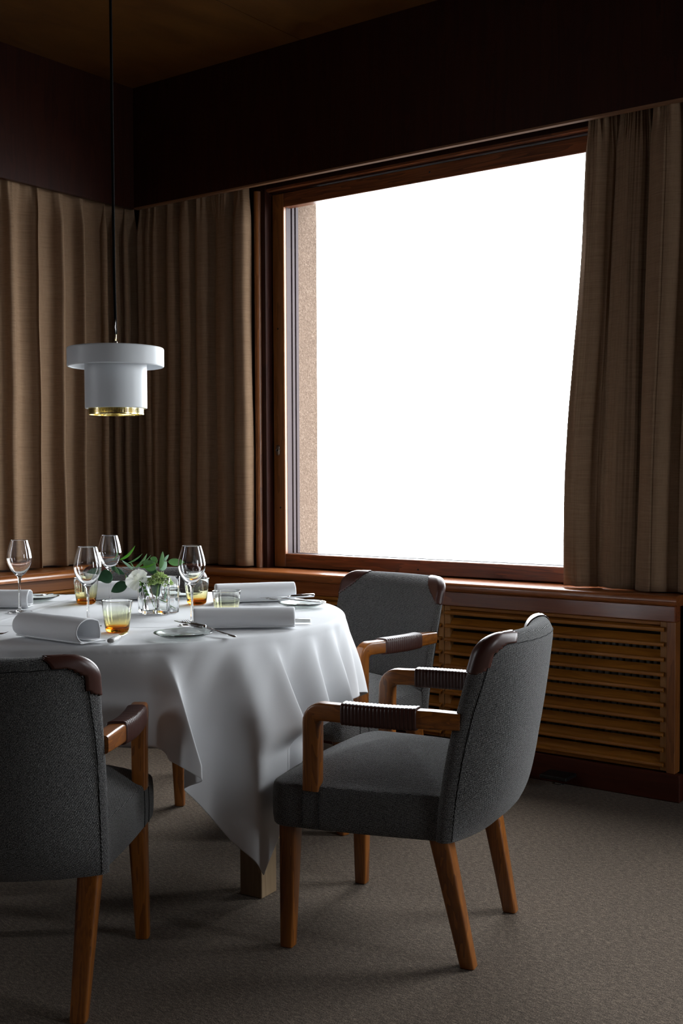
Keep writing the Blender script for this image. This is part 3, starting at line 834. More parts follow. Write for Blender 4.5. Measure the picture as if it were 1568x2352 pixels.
def tablecloth():
    half = .905; rot = math.radians(-15.5 - 45)
    n = 300
    ridges = [  # angle deg, width deg, strength, skew toward + angles (metres at hem)
        (-172, 9, .8, 0), (-150, 8, .9, 0), (-128, 8, 1.0, 0), (-106, 7, 1.0, 0), (-86, 7, .9, 0), (-67, 7, .8, 0), (-57, 5.5, .55, 0),
        (-35.5, 6.0, 1.1, .085), (-16, 4.6, .95, .0), (-8.5, 3.4, 1.0, .075), (4.5, 4.2, .9, .03), (16, 4.5, .9, .03), (29, 6, .7, 0), (44, 7, 1, 0),
        (62, 7, .9, 0), (80, 8, 1, 0), (100, 8, .9, 0), (122, 8, 1, 0), (143, 8, .9, 0), (165, 8, 1, 0)]
    def fold(phi):
        v = -.42; sk = 0
        for a, w, k, s_ in ridges:
            d = (phi - a + 180) % 360 - 180
            wl_, wr_s = (w * 1.9, w * .6) if s_ > .08 else ((w * 1.25, w * .72) if s_ > .02 else (w, w))
            e = math.exp(-(d / (wl_ if d < 0 else wr_s)) ** 2); v += e * k
            sk += s_ * math.exp(-(d / (w * (1.6 if d < 0 else .48))) ** 2)
        return v, sk
    V = []; F = []; UV = []
    for j in range(n + 1):
        for i in range(n + 1):
            x = -half + 2 * half * i / n; y = -half + 2 * half * j / n
            rho = math.hypot(x, y); phi = math.atan2(y, x) + rot
            r0 = TR; z = TZ + .0035
            wr = .0012 * noise.noise(Vector((x * 5, y * 5, 0))) + .0008 * noise.noise(Vector((x * 14, y * 14, 3)))
            br = .022                               # bend radius over the edge
            if rho <= r0:
                R = rho; zz = z + wr
                # faint ironed creases
                for cx_ in (.30, -.30): zz += .0016 * math.exp(-((x - cx_) / .006) ** 2) + .0016 * math.exp(-((y - cx_) / .006) ** 2)
                px_, py_ = R * math.cos(phi), R * math.sin(phi)
            else:
                d = rho - r0; pd = math.degrees(phi)
                f, sk = fold((pd + 180) % 360 - 180)
                if d < br * pi / 2:
                    a = d / br; rr = r0 + br * math.sin(a) * .62; zz = z + wr - br * (1 - math.cos(a)); dd = 0
                else:
                    dd = d - br * pi / 2; rr = r0 + br * .62
                    A = .125 * (1 - math.exp(-dd * 3.6)) + .05 * dd
                    rr += .038 * (1 - math.exp(-dd * 4)) + A * f + .06 * max(0, dd - .25) * -1
                    slope = 1.0 - .03 * abs(f)
                    zz = z - br - dd * slope * .985
                    rr += .006 * noise.noise(Vector((phi * 6, dd * 5, 1))) * min(1, dd * 6)
                    tg = sk * min(1, dd / .28) * 1.0
                    # angular pull: cloth hangs towards the ridge
                    phi = phi + tg / rr
                px_, py_ = rr * math.cos(phi), rr * math.sin(phi)
                # soft diagonal drag lines starting on the shoulder
                if d > 0:
                    hz = min(1, d * 18) * math.exp(-d * 6) * .010
                    q = noise.noise(Vector((phi * 9 + d * 6, d * 2, 7))) * hz
                    px_ += q * math.cos(phi); py_ += q * math.sin(phi)
            wx_, wy_ = TC.x + px_, TC.y + py_
            if zz < .745:
                for ch in (c1, c2, c3, c4):
                    a_ = ch.rotation_euler.z; ca, sa = math.cos(a_), math.sin(a_)
                    qx = (wx_ - ch.location.x) * ca + (wy_ - ch.location.y) * sa; qy = -(wx_ - ch.location.x) * sa + (wy_ - ch.location.y) * ca
                    dy_ = 0
                    if qy < .5 and abs(qx) < .5:
                        k1 = smooth(.44, .27, abs(qx)) * smooth(.76, .63, zz); k2 = smooth(.35, .286, abs(qx)) * smooth(.53, .455, zz)
                        n1 = .012 * math.log(1 + math.exp(min(30, (.180 - qy) / .012))) * k1
                        n2 = .012 * math.log(1 + math.exp(min(30, (.297 - qy) / .012))) * k2
                        dy_ = max(n1, n2)
                    if dy_ > 0:
                        wx_ += -sa * dy_; wy_ += ca * dy_
            V.append((wx_, wy_, zz)); UV.append((x, y))
    for j in range(n):
        for i in range(n):
            a = j * (n + 1) + i; F.append((a, a + 1, a + n + 2, a + n + 1))
    o = mesh('tablecloth', V, F, clothM, uv=UV)
    m = o.modifiers.new('s', 'SUBSURF'); m.levels = 1; m.render_levels = 1
    m = o.modifiers.new('t', 'SOLIDIFY'); m.thickness = .0015; m.offset = -1
    tag(o, 'white square cloth draped over the round table, one corner nearly to the carpet', 'tablecloth')
tablecloth()
TZ = .7625      # surface of the cloth

# ================================================================= TABLEWARE
def wine_glass(loc, label):
    r = empty('wine_glass', (*loc, TZ)); tag(r, label, 'wine glass', 'empty stemmed wine glasses on the table')
    base = [(.0005, .0), (.034, .0), (.0362, .0008), (.0362, .0016), (.030, .0022), (.018, .0035), (.009, .006), (.0055, .011), (.0042, .022)]
    stem = [(.0036, .04), (.0034, .07), (.0038, .092), (.0055, .104), (.010, .112)]
    outer = [(.019, .120), (.028, .132), (.0345, .146), (.0378, .160), (.0375, .170), (.0352, .184), (.0315, .199), (.0275, .213), (.0258, .2195)]
    inner = [(.0250, .2195), (.0267, .213), (.0307, .199), (.0344, .184), (.0367, .170), (.0369, .160), (.0335, .1465), (.0268, .1335), (.0175, .1225), (.008, .1165), (.0005, .115)]
    def cr_(P, k=3):          # Catmull-Rom refine
        out = []
        for i in range(len(P) - 1):
            p0, p1, p2, p3 = P[max(i - 1, 0)], P[i], P[i + 1], P[min(i + 2, len(P) - 1)]
            for q in range(k):
                t = q / k
                out.append(tuple(.5 * ((2 * p1[d]) + (-p0[d] + p2[d]) * t + (2 * p0[d] - 5 * p1[d] + 4 * p2[d] - p3[d]) * t * t + (-p0[d] + 3 * p1[d] - 3 * p2[d] + p3[d]) * t ** 3) for d in (0, 1)))
        out.append(P[-1]); return [(max(a, .0005), b) for a, b in out]
    full = base[:4] + cr_(base[4:] + stem + outer) + cr_(inner)
    cut = next(i for i, p in enumerate(full) if p[1] > .008)
    # one continuous closed surface; split is by region so that foot, stem and bowl stay watertight
    o = G().lathe(full, 56).obj('bowl_and_stem', glassM, r); recalc(o)
    return r
w0_ = wine_glass((-2.882, 2.234), 'empty wine glass at the far left of the table, against the curtain')
def dupw(o, loc, label, z=TZ):
    c = copy_tree(o); c.location = (*loc, z); c['label'] = label; return c
dupw(w0_, (-2.452, 2.128), 'empty wine glass nearest the viewer, behind the rolled napkin end')
dupw(w0_, (-2.845, 2.562), 'empty wine glass behind the eucalyptus leaves, farthest back')
dupw(w0_, (-2.240, 2.315), 'empty wine glass right of the vase, in front of an amber tumbler')

def tumbler(loc, label):
    P = [(.0005, .0), (.0255, .0), (.0285, .002), (.0305, .006), (.0320, .014), (.0350, .035), (.0380, .058), (.0405, .0815), (.0403, .0835), (.0394, .0835),
         (.0390, .0815), (.0366, .058), (.0337, .035), (.0307, .017), (.0285, .012), (.020, .0098), (.0005, .0092)]
    o = G().lathe(P, 56).obj('amber_tumbler', amberM); recalc(o)
    o.location = (*loc, TZ); tag(o, label, 'tumbler', 'amber-based glass tumblers on the table'); return o
t0 = tumbler((-2.309, 2.103), 'amber-bottomed tumbler nearest the viewer, beside the short pearl-handled knife')
for loc, lab in (((-2.900, 2.509), 'amber-bottomed tumbler at left, seen behind the nearest wine glass'),
                 ((-2.594, 2.703), 'amber-bottomed tumbler right of the vase, behind a wine glass'),
                 ((-2.240, 2.455), 'pale tumbler with its base hidden behind the near right napkin')):
    c = t0.copy(); col.objects.link(c); c.location = (*loc, TZ); c['label'] = lab

# ---- napkins: folded cloth stood as a loose roll with a tail
def napkin_mesh(length=.275, h=.058, w=.072, tail=.03, thick=.0042, tweak=0):
    C = []   # centre line in section plane (a across, b up); starts with the tail lying on the table
    rnd = random.Random(tweak)
    C += [(w * .5 + tail, .004), (w * .5 + tail * .4, .0045), (w * .30, .005), (-w * .18, .005), (-w * .38, .006)]
    for k in range(13):
        a = math.radians(-115 - k * 17)    # left side upward, over the top, down the right side
        C.append((w * .5 * math.cos(a), h * .5 + h * .5 * math.sin(a) * .98 + .001))
    C.append((w * .44, .016)); C.append((w * .30, .0105)); C.append((0, .0105))
    # resample smooth
    Pp = []
    for i in range(len(C) - 1):
        p0, p1, p2, p3 = C[max(i - 1, 0)], C[i], C[i + 1], C[min(i + 2, len(C) - 1)]
        for q in range(4):
            t = q / 4
            Pp.append(tuple(.5 * ((2 * p1[d]) + (-p0[d] + p2[d]) * t + (2 * p0[d] - 5 * p1[d] + 4 * p2[d] - p3[d]) * t * t + (-p0[d] + 3 * p1[d] - 3 * p2[d] + p3[d]) * t ** 3) for d in (0, 1)))
    Pp.append(C[-1])
    nl = 26; V = []; F = []
    for j in range(nl + 1):
        u = (j / nl - .5) * length
        for i, (a, b) in enumerate(Pp):
            k = 1 + .02 * noise.noise(Vector((u * 9, i * .12, tweak)))
            V.append((u, a * k, max(.0025, b * k)))
    m = len(Pp)
    for j in range(nl):
        for i in range(m - 1):
            F.append((j * m + i, j * m + i + 1, (j + 1) * m + i + 1, (j + 1) * m + i))
    me = bpy.data.meshes.new('napkin'); me.from_pydata(V, [], F); me.polygons.foreach_set('use_smooth', [True] * len(F)); me.materials.append(napkinM)
    return me
def napkin(p0, p1, side, label, tweak=0, **k):
    """p0,p1: ends of its near bottom edge; side=+1 tail on the far side"""
    a = Vector(p0); b = Vector(p1); d = (b - a); ln_ = d.length; ang = math.atan2(d.y, d.x)
    w = k.get('w', .072)
    n = Vector((-d.y, d.x)).normalized() * side
    c = (a + b) / 2 + n * (w * .5)
    o = link('napkin', napkin_mesh(length=ln_, tweak=tweak, **k))
    o.location = (c.x, c.y, TZ); o.rotation_euler = (0, 0, ang + (pi if side < 0 else 0))
    md = o.modifiers.new('s', 'SOLIDIFY'); md.thickness = .0038; md.offset = 0
    md = o.modifiers.new('b', 'SUBSURF'); md.levels = 1; md.render_levels = 1
    tag(o, label, 'napkin', 'rolled white napkins on the table'); return o
napkin((-2.449, 1.873), (-2.190, 1.865), 1, 'rolled white napkin nearest the viewer with its open round end showing', 1, h=.062, w=.078, tail=.012)
napkin((-2.160, 2.236), (-1.957, 2.417), 1, 'folded white napkin standing broadside at the near right of the table', 2, h=.054, w=.060, tail=.01)
napkin((-2.533, 2.730), (-2.367, 2.930), 1, 'rolled white napkin at the back right beside the plate with crossed cutlery', 3, h=.060, w=.070, tail=.02)
napkin((-2.955, 2.548), (-2.800, 2.693), 1, 'folded white napkin behind the vase of flowers', 4, h=.060, w=.062, tail=.02)
napkin((-3.150, 2.150), (-2.929, 2.299), 1, 'folded white napkin at the far left edge of the photo', 5, h=.055, w=.062, tail=.01)

# ---- plates
def plate(loc, label):
    P = [(.0005, .0025), (.038, .0020), (.050, .003), (.058, .006), (.068, .011), (.0745, .0135), (.0758, .0150), (.0742, .0158), (.067, .0138), (.0565, .0090), (.049, .0062), (.038, .0052), (.0005, .0054)]
    o = G().lathe(P, 72).obj('glass_plate', plateM); recalc(o); o.location = (*loc, TZ)
    tag(o, label, 'plate', 'pale green glass side plates'); return o
plate((-2.083, 2.120), 'small pale green glass plate nearest the viewer with a knife and fork across it')
plate((-2.262, 2.828), 'small pale glass plate at the right beyond the near napkin')
plate((-3.100, 2.468), 'small pale glass plate beside the leftmost napkin')
plate((-2.760, 2.800), 'small pale glass plate at the back, behind the vase')

# ---- cutlery
def flat(pts, m, name, parent):
    """pts: (s, half width, z, half thickness) along +x"""
    R = [[(s_, a * w * 1.0, z + b * t) for a, b in ssec(1, 1, .8, 12)] for s_, w, z, t in pts]
    o = G().rings(R).obj(name, m, parent); recalc(o); return o
def knife(loc, ang, label, handle=darkhandleM, length=.20, tilt=0, z=.004, hw=.0075, frac=.42, ball=False):
    r = empty('table_knife', (loc[0], loc[1], TZ + z)); r.rotation_euler = (0, tilt, ang)
    hl = length * frac
    flat([(0, hw * .75, 0, .0048), (.002, hw, 0, .0058), (hl * .5, hw * 1.0, 0, .0056), (hl * .97, hw * .8, 0, .0048), (hl, hw * .6, 0, .004)], handle, 'handle', r)
    if ball: flat([(-.006, .002, 0, .002), (-.004, .005, 0, .005), (-.001, .006, 0, .006), (.003, .005, 0, .005)], steelM, 'end_cap', r)
    flat([(hl - .003, .0035, 0, .003), (hl + .008, .0045, 0, .002), (hl + .014, .0085, 0, .0011), (hl + (length - hl) * .6, .0085, 0, .0009), (length - .012, .0062, 0, .0007), (length, .0008, 0, .0004)], steelM, 'blade', r)
    return tag(r, label, 'knife', 'table knives')
def fork(loc, ang, label, length=.185, tilt=0, z=.003):
    r = empty('table_fork', (loc[0], loc[1], TZ + z)); r.rotation_euler = (0, tilt, ang)
    flat([(0, .004, 0, .0016), (.004, .0068, 0, .0019), (.05, .0052, .001, .0018), (length * .55, .0028, .004, .0017), (length - .068, .0028, .007, .0015), (length - .055, .0075, .006, .0011), (length - .042, .0115, .0035, .001)], steelM, 'handle', r)
    for k in range(4):
        y0 = -.0097 + k * .00647
        g = G().tube([(length - .044, y0, .0038), (length - .03, y0 * .98, .0022), (length - .012, y0 * .96, .0028), (length, y0 * .95, .0065)], [.0016, .0013, .0011, .0005], 6)
        g.obj('tine', steelM, r)
    return tag(r, label, 'fork', 'table forks')
knife((-2.150, 1.936), math.atan2(2.083 - 1.936, -2.246 + 2.15), 'short knife with a thick pearl handle, alone on the cloth nearest the viewer', pearlM, .17, z=.0085, hw=.0095, frac=.45)
knife((-2.072, 2.186), math.atan2(-.014, -.145) + .0 - .40, 'dark-handled knife laid across the nearest glass plate', darkhandleM, .165, tilt=.0, z=.0215, hw=.005, frac=.42, ball=True)
fork((-1.968, 2.190), math.atan2(.045, -.235), 'fork with its handle off the nearest glass plate, tines beside the near right napkin', .225, tilt=-.07, z=.004)
knife((-2.305, 2.945), math.atan2(2.805 - 2.945, -2.395 + 2.305) - .1, 'steel-handled knife across the plate at the right', steelM, .185, tilt=.02, z=.024, hw=.0075, frac=.42)
fork((-2.205, 2.85), math.atan2(2.80 - 2.85, -2.385 + 2.205), 'fork resting on the plate at the right, tines toward the napkin', .185, tilt=.0, z=.017)
knife((-1.993, 2.530), math.atan2(-.035, -.051) , 'pearl-handled knife end showing behind the near right napkin', pearlM, .19, z=.0075, hw=.0085, frac=.42)
fork((-2.575, 1.815), math.atan2(.07, .09), 'fork at the left edge, tines touching the nearest rolled napkin', .115, z=.003)
fork((-3.02, 2.585), math.atan2(-.12, -.05), 'fork lying on the plate beside the leftmost napkin', .16, z=.017)
knife((-2.700, 2.83), math.atan2(-.06, -.16), 'dark-handled knife on the plate behind the vase', darkhandleM, .17, z=.0215, hw=.005)

# ================================================================= VASE AND FLOWERS
cyv, syv = math.cos(yaw), math.sin(yaw)
VB = Vector((-2.520, 2.458, TZ))
# frame turned with the room view: +x to the right of the arrangement, +y away
def vase_r(a):
    return .0470 + .0140 * math.cos(5 * (a - 1.52)) + .0045 * math.cos(2 * (a + .3))
def vase():
    r = empty('glass_vase', tuple(VB), yaw); tag(r, 'clear wavy-walled glass vase half filled with water, holding the flowers', 'vase')
    n = 120; H = .110
    def ring(off, z, fl=0):
        out = []
        for k in range(n):
            a = 2 * pi * k / n; rr = vase_r(a); da = .01
            # inward offset along the local normal
            p = Vector((rr * math.cos(a), rr * math.sin(a)))
            q = Vector((vase_r(a + da) * math.cos(a + da), vase_r(a + da) * math.sin(a + da))); t = (q - p).normalized(); nn = Vector((t.y, -t.x))
            w = p - nn * off
            out.append((w.x * (1 + fl), w.y * (1 + fl) * .92, z))
        return out
    R = [ring(.004, 0), ring(.001, .001), ring(0, .004), ring(0, .03, .01), ring(0, .07, .03), ring(-.0002, H - .001, .055), ring(.0012, H, .055), ring(.0020, H - .001, .055), ring(.0022, .07, .03), ring(.0026, .03, .01), ring(.0032, .014), ring(.006, .0105)]
    g = G(); g.rings(R); o = g.obj('vase_wall', vaseM, r); recalc(o)
    R = [ring(.0065, .0112), ring(.0037, .0145), ring(.0031, .030, .01), ring(.0028, .045, .016)]
    g = G(); g.rings(R); o = g.obj('water', waterM, r); recalc(o); sharp(o, 50)
vase()

def leafmat(name, c0, c1, tr=.25):
    m = mat(name, c0, .5, spec=.35)
    n_ = noise_n(m, mapping(m, 'Object', (1, 1, 1)), 60, 3, .5)
    L(m, ramp(m, n_, [(.3, c0), (.7, c1)]), B(m).inputs['Base Color'])
    t = N(m, 'ShaderNodeBsdfTranslucent'); t.inputs[0].default_value = (*[min(1, x * 1.6) for x in c1], 1)
    mx = N(m, 'ShaderNodeMixShader'); mx.inputs[0].default_value = tr
    L(m, B(m).outputs[0], mx.inputs[1]); L(m, t.outputs[0], mx.inputs[2]); L(m, mx.outputs[0], m.node_tree.nodes['Material Output'].inputs[0])
    return m
leafDark = leafmat('leaf_dark', (.038, .10, .052), (.06, .145, .08))
leafMid = leafmat('leaf_mid', (.14, .28, .12), (.21, .37, .17))
leafPale = leafmat('leaf_pale', (.32, .48, .36), (.42, .58, .46))
leafBright = leafmat('leaf_bright', (.10, .30, .03), (.17, .42, .06))
twigM = mat('reddish_twig', (.20, .085, .04), .6)
stemM = mat('green_stem', (.16, .30, .06), .5)
petalM = leafmat('petal_white', (.86, .88, .70), (.93, .94, .86), .6)
umbelM = leafmat('umbel_green', (.34, .52, .12), (.50, .66, .24), .3)
umbelW = leafmat('umbel_cream', (.60, .70, .36), (.74, .82, .52), .3)

S_ = .001274
def lp(px_, py_, dy=0.0):      # metres in the vase frame from sketch units
    return Vector(((px_ - 361) * S_, dy, (1406 - py_) * S_))
def leaf(parent, a, b, w, m, tilt=0.0, curve=.0, shape=1.0, dy0=0.0, dy1=0.0):
    """leaf blade from a to b (sketch points), w width in sketch units, tilt = roll about its axis"""
    A = lp(a[0], a[1], dy0); Bp = lp(b[0], b[1], dy1); d = Bp - A; Ln = d.length; d.normalize()
    side = Vector((0, 1, 0)).cross(d).normalized(); nrm = d.cross(side)
    s2 = side * math.cos(tilt) + nrm * math.sin(tilt); n2 = d.cross(s2)
    V = []; F = []; NL, NW = 14, 6; w = w * S_ / 2
    for i in range(NL + 1):
        t = i / NL
        ww = w * (math.sin(pi * t ** (.85 * shape)) ** .75 if 0 < t < 1 else .02)
        c = A + d * Ln * t + side * curve * S_ * 4 * t * (1 - t)
        for j in range(NW + 1):
            q = (j / NW - .5) * 2
            V.append(c + s2 * ww * q + n2 * (abs(q) * ww * .16 - .0015 * math.sin(t * 5)))
    for i in range(NL):
        for j in range(NW):
            k = i * (NW + 1) + j; F.append((k, k + 1, k + NW + 2, k + NW + 1))
    o = mesh('leaf', V, F, m, parent, box=False)
    md = o.modifiers.new('s', 'SOLIDIFY'); md.thickness = .0005
    return o
def stem(parent, pts, rad, m, name='stem'):
    P = [lp(*p) for p in pts]; Q = []
    for i in range(len(P) - 1):
        p0, p1, p2, p3 = P[max(i - 1, 0)], P[i], P[i + 1], P[min(i + 2, len(P) - 1)]
        for q in range(5):
            t = q / 5; Q.append(.5 * (2 * p1 + (p2 - p0) * t + (2 * p0 - 5 * p1 + 4 * p2 - p3) * t * t + (3 * p1 - p0 - 3 * p2 + p3) * t ** 3))
    Q.append(P[-1])
    return G().tube(Q, rad, 7).obj(name, m, parent)

e1 = empty('eucalyptus_sprig', tuple(VB), yaw); tag(e1, 'eucalyptus sprig with large dark round leaves leaning out left of the vase', 'foliage', 'sprigs in the glass vase')
stem(e1, [(352, 1392, .005), (345, 1350, .0), (333, 1318, -.004), (312, 1306, -.008), (290, 1303, -.012), (272, 1296, -.014), (256, 1311, -.016), (240, 1316, -.018)], .0009, twigM)
stem(e1, [(312, 1306, -.008), (290, 1310, -.012), (287, 1322, -.012), (291, 1336, -.012)], .0007, twigM)
stem(e1, [(272, 1296, -.014), (262, 1283, -.01), (240, 1288, -.004), (231, 1292, 0)], .0007, twigM)
leaf(e1, (257, 1312), (227, 1324), 36, leafDark, .35, 0, .9, -.016, -.03)
leaf(e1, (236, 1312), (194, 1318), 30, leafDark, -.5, 0, .95, -.012, .0)
leaf(e1, (291, 1333), (256, 1353), 27, leafDark, .3, 0, .95, -.012, -.03)
leaf(e1, (254, 1296), (286, 1314), 14, leafDark, .3, 0, 1, -.014, -.02)
leaf(e1, (262, 1293), (275, 1314), 8, leafMid, .6, 0, 1, -.016, -.03)
leaf(e1, (286, 1314), (294, 1339), 7, leafMid, .9, -2, 1, -.01, -.02)
e2 = empty('eucalyptus_sprig', tuple(VB), yaw); tag(e2, 'eucalyptus sprig with pale oval leaves rising right of the vase', 'foliage', 'sprigs in the glass vase')
stem(e2, [(374, 1388, .012), (366, 1350, .014), (362, 1320, .014), (362, 1296, .012), (368, 1285, .01), (380, 1284, .008), (386, 1286, .006)], .0009, twigM)
stem(e2, [(362, 1296, .012), (356, 1286, .012), (359, 1281, .01)], .0007, twigM)
leaf(e2, (385, 1286), (423, 1287), 19, leafMid, .25, 0, 1, .006, -.012)
leaf(e2, (366, 1304), (374, 1261), 12, leafMid, .5, 1, 1, .01, .0)
leaf(e2, (374, 1285), (387, 1269), 7, leafPale, .3, 0, 1, .008, .01)
leaf(e2, (368, 1307), (380, 1283), 17, leafPale, .4, 0, .9, .01, .02)
leaf(e2, (356, 1303), (327, 1285), 27, leafMid, .2, 0, 1.0, .01, .0)
leaf(e2, (359, 1288), (341, 1277), 20, leafMid, -.3, 0, 1, .012, .02)
leaf(e2, (345, 1342), (361, 1368), 26, leafDark, .2, 0, .9, .016, .012)
leaf(e2, (358, 1308), (337, 1310), 12, leafDark, .3, 0, 1, .012, .02)
leaf(e2, (374, 1376), (382, 1352), 6, leafPale, .3, 0, 1, .012, .012)
e3 = empty('willow_sprig', tuple(VB), yaw); tag(e3, 'sprig with long narrow arching green leaves above the white flower', 'foliage', 'sprigs in the glass vase')
stem(e3, [(356, 1385, -.004), (344, 1345, -.008), (330, 1312, -.01), (308, 1303, -.006), (288, 1292, .0), (268, 1284, .004), (246, 1286, .006)], .0007, twigM)
leaf(e3, (271, 1281), (310, 1247), 7, leafBright, .4, 5, .9, .004, -.01)
leaf(e3, (253, 1283), (267, 1254), 2.6, leafMid, .4, 5, 1, .004, .008)
leaf(e3, (290, 1288), (326, 1266), 4.2, leafMid, .3, 3, 1, .0, .0)
leaf(e3, (307, 1300), (336, 1266), 7.5, leafMid, .5, 4, 1, -.002, .01)
leaf(e3, (312, 1292), (344, 1271), 4.5, leafMid, .5, 4, 1, -.002, .018)
leaf(e3, (305, 1304), (279, 1280), 6.5, leafPale, .5, 0, .85, -.004, -.01)
leaf(e3, (306, 1300), (297, 1283), 3, leafMid, .5, 0, 1, -.004, -.006)
leaf(e3, (319, 1297), (358, 1288), 6.5, leafBright, .4, 3, 1.0, -.008, -.014)

def petal(parent, c, axis, width, length, cup, ph, m):
    """ruffled petal: c base, axis direction"""
    d = axis.normalized(); s = d.cross(Vector((.3, -1, .2))).normalized(); n = d.cross(s)
    V = []; F = []; A, R_ = 12, 7
    for i in range(R_ + 1):
        t = i / R_
        for j in range(A + 1):
            q = (j / A - .5) * 2
            ww = width * (.15 + .85 * math.sin(min(1, t * 1.1) * pi / 2)) * .5
            ll = length * t * (1 - .16 * q * q)
            ruf = .10 * length * t * t * math.sin(q * 6.5 + ph)
            V.append(c + d * ll + s * q * ww + n * (cup * length * t * t + cup * .7 * ww * q * q + ruf * .7))
    for i in range(R_):
        for j in range(A):
            k = i * (A + 1) + j; F.append((k, k + 1, k + A + 2, k + A + 1))
    o = mesh('petal', V, F, m, parent, box=False)
    md = o.modifiers.new('s', 'SOLIDIFY'); md.thickness = .0006
    md = o.modifiers.new('b', 'SUBSURF'); md.levels = 1; md.render_levels = 1
fl_ = empty('white_flower', tuple(VB), yaw); tag(fl_, 'open cream-white ruffled flower hanging over the left rim of the vase', 'flower', 'blooms in the glass vase')
stem(fl_, [(350, 1390, -.01), (340, 1360, -.014), (331, 1338, -.024), (325, 1326, -.030)], .0011, stemM)
fc = lp(322, 1324, -.040)
petal(fl_, fc, Vector((-.55, -.35, .75)), .034, .030, .25, .3, petalM)
petal(fl_, fc, Vector((.45, -.2, .85)), .032, .030, .3, 1.2, petalM)
petal(fl_, fc, Vector((.95, -.3, .15)), .028, .024, .35, 2.0, petalM)
petal(fl_, fc, Vector((-1.0, -.3, -.25)), .032, .040, .2, 2.9, petalM)
petal(fl_, fc, Vector((-.45, -.5, -.75)), .030, .034, .2, 4.0, petalM)
petal(fl_, fc, Vector((0, -.8, .5)), .022, .018, .5, 5.0, petalM)
petal(fl_, fc + Vector((0, -.004, .003)), Vector((-.3, -.9, .3)), .016, .014, .6, .6, petalM)
o = G().lathe([(.0005, -.009), (.003, -.007), (.0045, 0), (.003, .005)], 12).obj('calyx', stemM, fl_); o.location = lp(327, 1330, -.028)

um = empty('green_umbel_flower', tuple(VB), yaw); tag(um, 'round yellow-green umbel of tiny florets on a thick green stem', 'flower', 'blooms in the glass vase')
stem(um, [(355, 1399, -.008), (357, 1385, -.012), (361, 1370, -.016), (364, 1350, -.020), (366, 1332, -.024)], [.0018] * 5 and .0022, stemM)
rnd = random.Random(4); gA = G(); gB = G(); gS = G()
oc = [(1, 0, 0), (-1, 0, 0), (0, 1, 0), (0, -1, 0), (0, 0, 1), (0, 0, -1)]
of = [(0, 2, 4), (2, 1, 4), (1, 3, 4), (3, 0, 4), (2, 0, 5), (1, 2, 5), (3, 1, 5), (0, 3, 5)]
uc = lp(368, 1325, -.024)
base = lp(366, 1334, -.022)
for k in range(90):
    a = k * 2.39996; rr = math.sqrt((k + .5) / 90)
    ctr = uc + Vector((rr * math.cos(a) * .0375, rr * math.sin(a) * .034, .019 * (1 - rr ** 2) - .014 * rr + rnd.uniform(-.003, .003)))
    gS.tube([base, (base + ctr) / 2 + Vector((0, 0, -.002)), ctr], .0005, 4)
    for q in range(17):
        p = ctr + Vector((rnd.gauss(0, .0028), rnd.gauss(0, .0028), rnd.gauss(0, .0022))); s = rnd.uniform(.0013, .0023)
        (gA if rnd.random() < .55 else gB).add([p + Vector(o_) * s for o_ in oc], of)
o = gS.obj('umbel_stalks', stemM, um, box=False); o['kind'] = 'stuff'
o = gA.obj('florets', umbelM, um, smooth=False, box=False); o['kind'] = 'stuff'
o = gB.obj('cream_florets', umbelW, um, smooth=False, box=False); o['kind'] = 'stuff'

ls = empty('leafy_stem', tuple(VB), yaw); tag(ls, 'short stem of small glossy dark leaves drooping inside the left of the vase', 'foliage', 'sprigs in the glass vase')
stem(ls, [(318, 1322, -.03), (322, 1334, -.028), (328, 1348, -.024), (336, 1364, -.02)], .0009, stemM)
for k, (x, y_, dx, dy_) in enumerate(((319, 1325, 10, 6), (319, 1327, -5, 8), (322, 1334, 10, 5), (322, 1336, -6, 9), (326, 1343, 10, 4), (326, 1345, -5, 10), (330, 1350, 11, 5), (330, 1352, -3, 12), (334, 1358, 10, 4), (334, 1358, 0, 12))):
    leaf(ls, (x, y_), (x + dx, y_ + dy_), 7, leafDark if k % 2 else leafBright, .3, 0, 1, -.028 + k * .0008, -.034 + k * .0008)
ls2 = empty('leafy_stem', tuple(VB), yaw); tag(ls2, 'thin green stem with a few tiny leaves under water at the right of the vase', 'foliage', 'sprigs in the glass vase')
stem(ls2, [(402, 1396, .004), (392, 1390, .002), (383, 1383, .0), (377, 1374, -.002)], .0009, stemM)
for a, b in (((378, 1377), (374, 1370)), ((381, 1381), (384, 1374)), ((384, 1384), (380, 1391)), ((391, 1389), (390, 1396))):
    leaf(ls2, a, b, 4, leafMid, .3)

# ================================================================= PENDANT LAMP
lamp = empty('pendant_lamp', (-2.640, 2.410, 0)); tag(lamp, 'white stepped metal pendant lamp with brass louvre ring on a black cord', 'lamp')
def rnd_prof(P, r=.003, k=4):
    out = []
    for i, p in enumerate(P):
        if i in (0, len(P) - 1): out.append(p); continue
        a, b = Vector(P[i - 1]), Vector(P[i + 1]); c = Vector(p)
        u = (a - c); v_ = (b - c); q = min(r, u.length * .45, v_.length * .45)
        s0 = c + u.normalized() * q; s1 = c + v_.normalized() * q
        for j in range(k + 1):
            t = j / k; w = s0 * (1 - t) ** 2 + c * 2 * t * (1 - t) + s1 * t * t; out.append((w.x, w.y))
    return out
outer = [(.012, 1.561), (.1440, 1.559), (.1440, 1.504), (.1405, 1.501), (.1385, 1.504), (.1385, 1.520), (.0925, 1.520)]
o = G().lathe(rnd_prof(outer, .006), 96).obj('upper_ring', lampM, lamp); sharp(o, 50); recalc(o)
o.data.flip_normals() if False else None
o = G().lathe(rnd_prof([(.0925, 1.54), (.0925, 1.378), (.0900, 1.3765), (.0885, 1.379), (.0885, 1.54)], .0015), 96).obj('cylinder_shade', lampM, lamp); sharp(o, 50)
o = G().lathe([(.001, 1.45), (.0883, 1.45)], 64).obj('inner_plate', lampin, lamp)
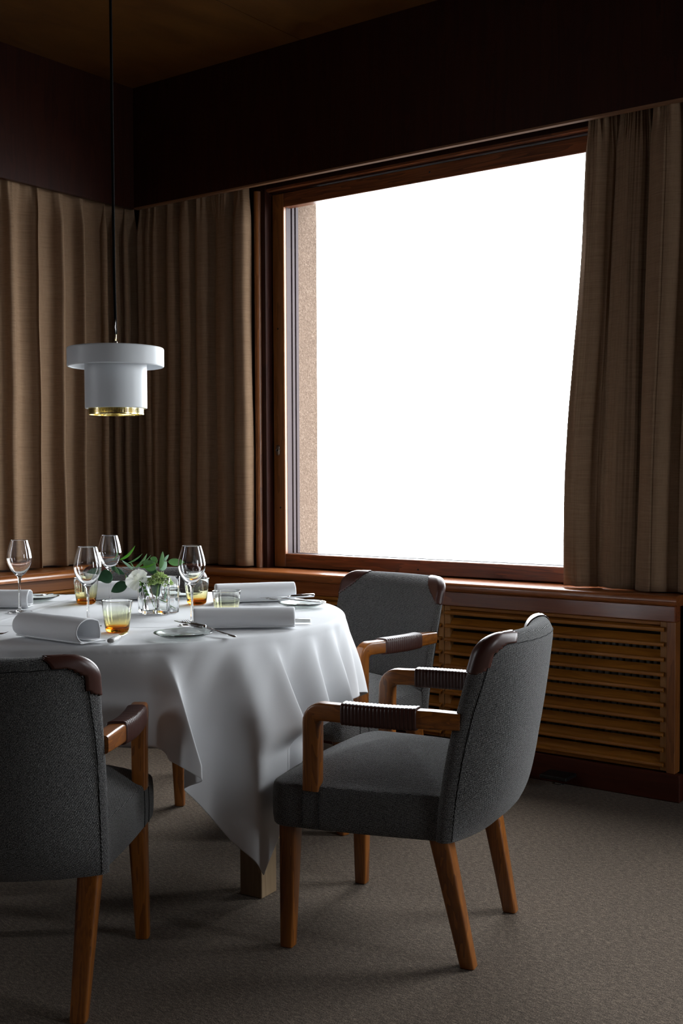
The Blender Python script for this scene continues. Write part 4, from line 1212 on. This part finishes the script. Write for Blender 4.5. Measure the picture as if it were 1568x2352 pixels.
g = G().lathe([(.0800, 1.362), (.0825, 1.362), (.0825, 1.3585), (.0800, 1.3585)], 96, closed=True)
g.lathe([(.0800, 1.386), (.0825, 1.386), (.0825, 1.3755), (.0800, 1.3755)], 96, closed=True)
o = g.obj('brass_ring', brassM, lamp); sharp(o, 50); recalc(o)
g = G()
for k in range(110):
    a = 2 * pi * k / 110; c, s = math.cos(a), math.sin(a); t = Vector((-s, c, 0)) * .0007
    P0 = Vector((c, s, 0))
    V = []
    for zz in (1.361, 1.377):
        for rr in (.0735, .0822):
            for sg in (-1, 1): V.append(P0 * rr + t * sg + Vector((0, 0, zz)))
    g.add(V, [(0, 1, 3, 2), (4, 6, 7, 5), (0, 4, 5, 1), (2, 3, 7, 6), (0, 2, 6, 4), (1, 5, 7, 3)])
o = g.obj('louvre_fins', brassM, lamp, smooth=False, box=False); recalc(o); o['kind'] = 'stuff'
g = G().lathe([(.045, 1.3615), (.047, 1.3615), (.047, 1.378), (.045, 1.378)], 48, closed=True)
for k in range(4):
    a = k * pi / 2 + .4; g.tube([(.046 * math.cos(a), .046 * math.sin(a), 1.37), (.08 * math.cos(a), .08 * math.sin(a), 1.37)], .0016, 6)
o = g.obj('inner_ring', brassM, lamp); sharp(o, 50)
o = G().lathe([(.001, 1.580), (.005, 1.580), (.0065, 1.573), (.0075, 1.560)], 20).obj('cord_socket', nickelM, lamp)
G().tube([(0, 0, 1.562), (.001, 0, 1.585), (.002, .001, 1.61)], .0017, 8).obj('chain_hook', brassM, lamp)
o = G().tube([(.002, 0, 1.60), (.0, 0, 1.66), (-.003, 0, 1.8), (-.004, 0, 2.2), (-.006, 0, 2.7), (-.006, 0, 3.07)], .0042, 10).obj('cord', cordM, lamp)
G().tube([(.0045, -.002, 1.60), (.004, -.004, 1.62), (.0045, -.004, 1.645)], .0013, 6).obj('cord_clamp', steelM, lamp)
o = G().lathe([(.001, 3.03), (.03, 3.032), (.045, 3.045), (.05, 3.0695), (.001, 3.0695)], 32).obj('ceiling_rose', lampM, lamp)
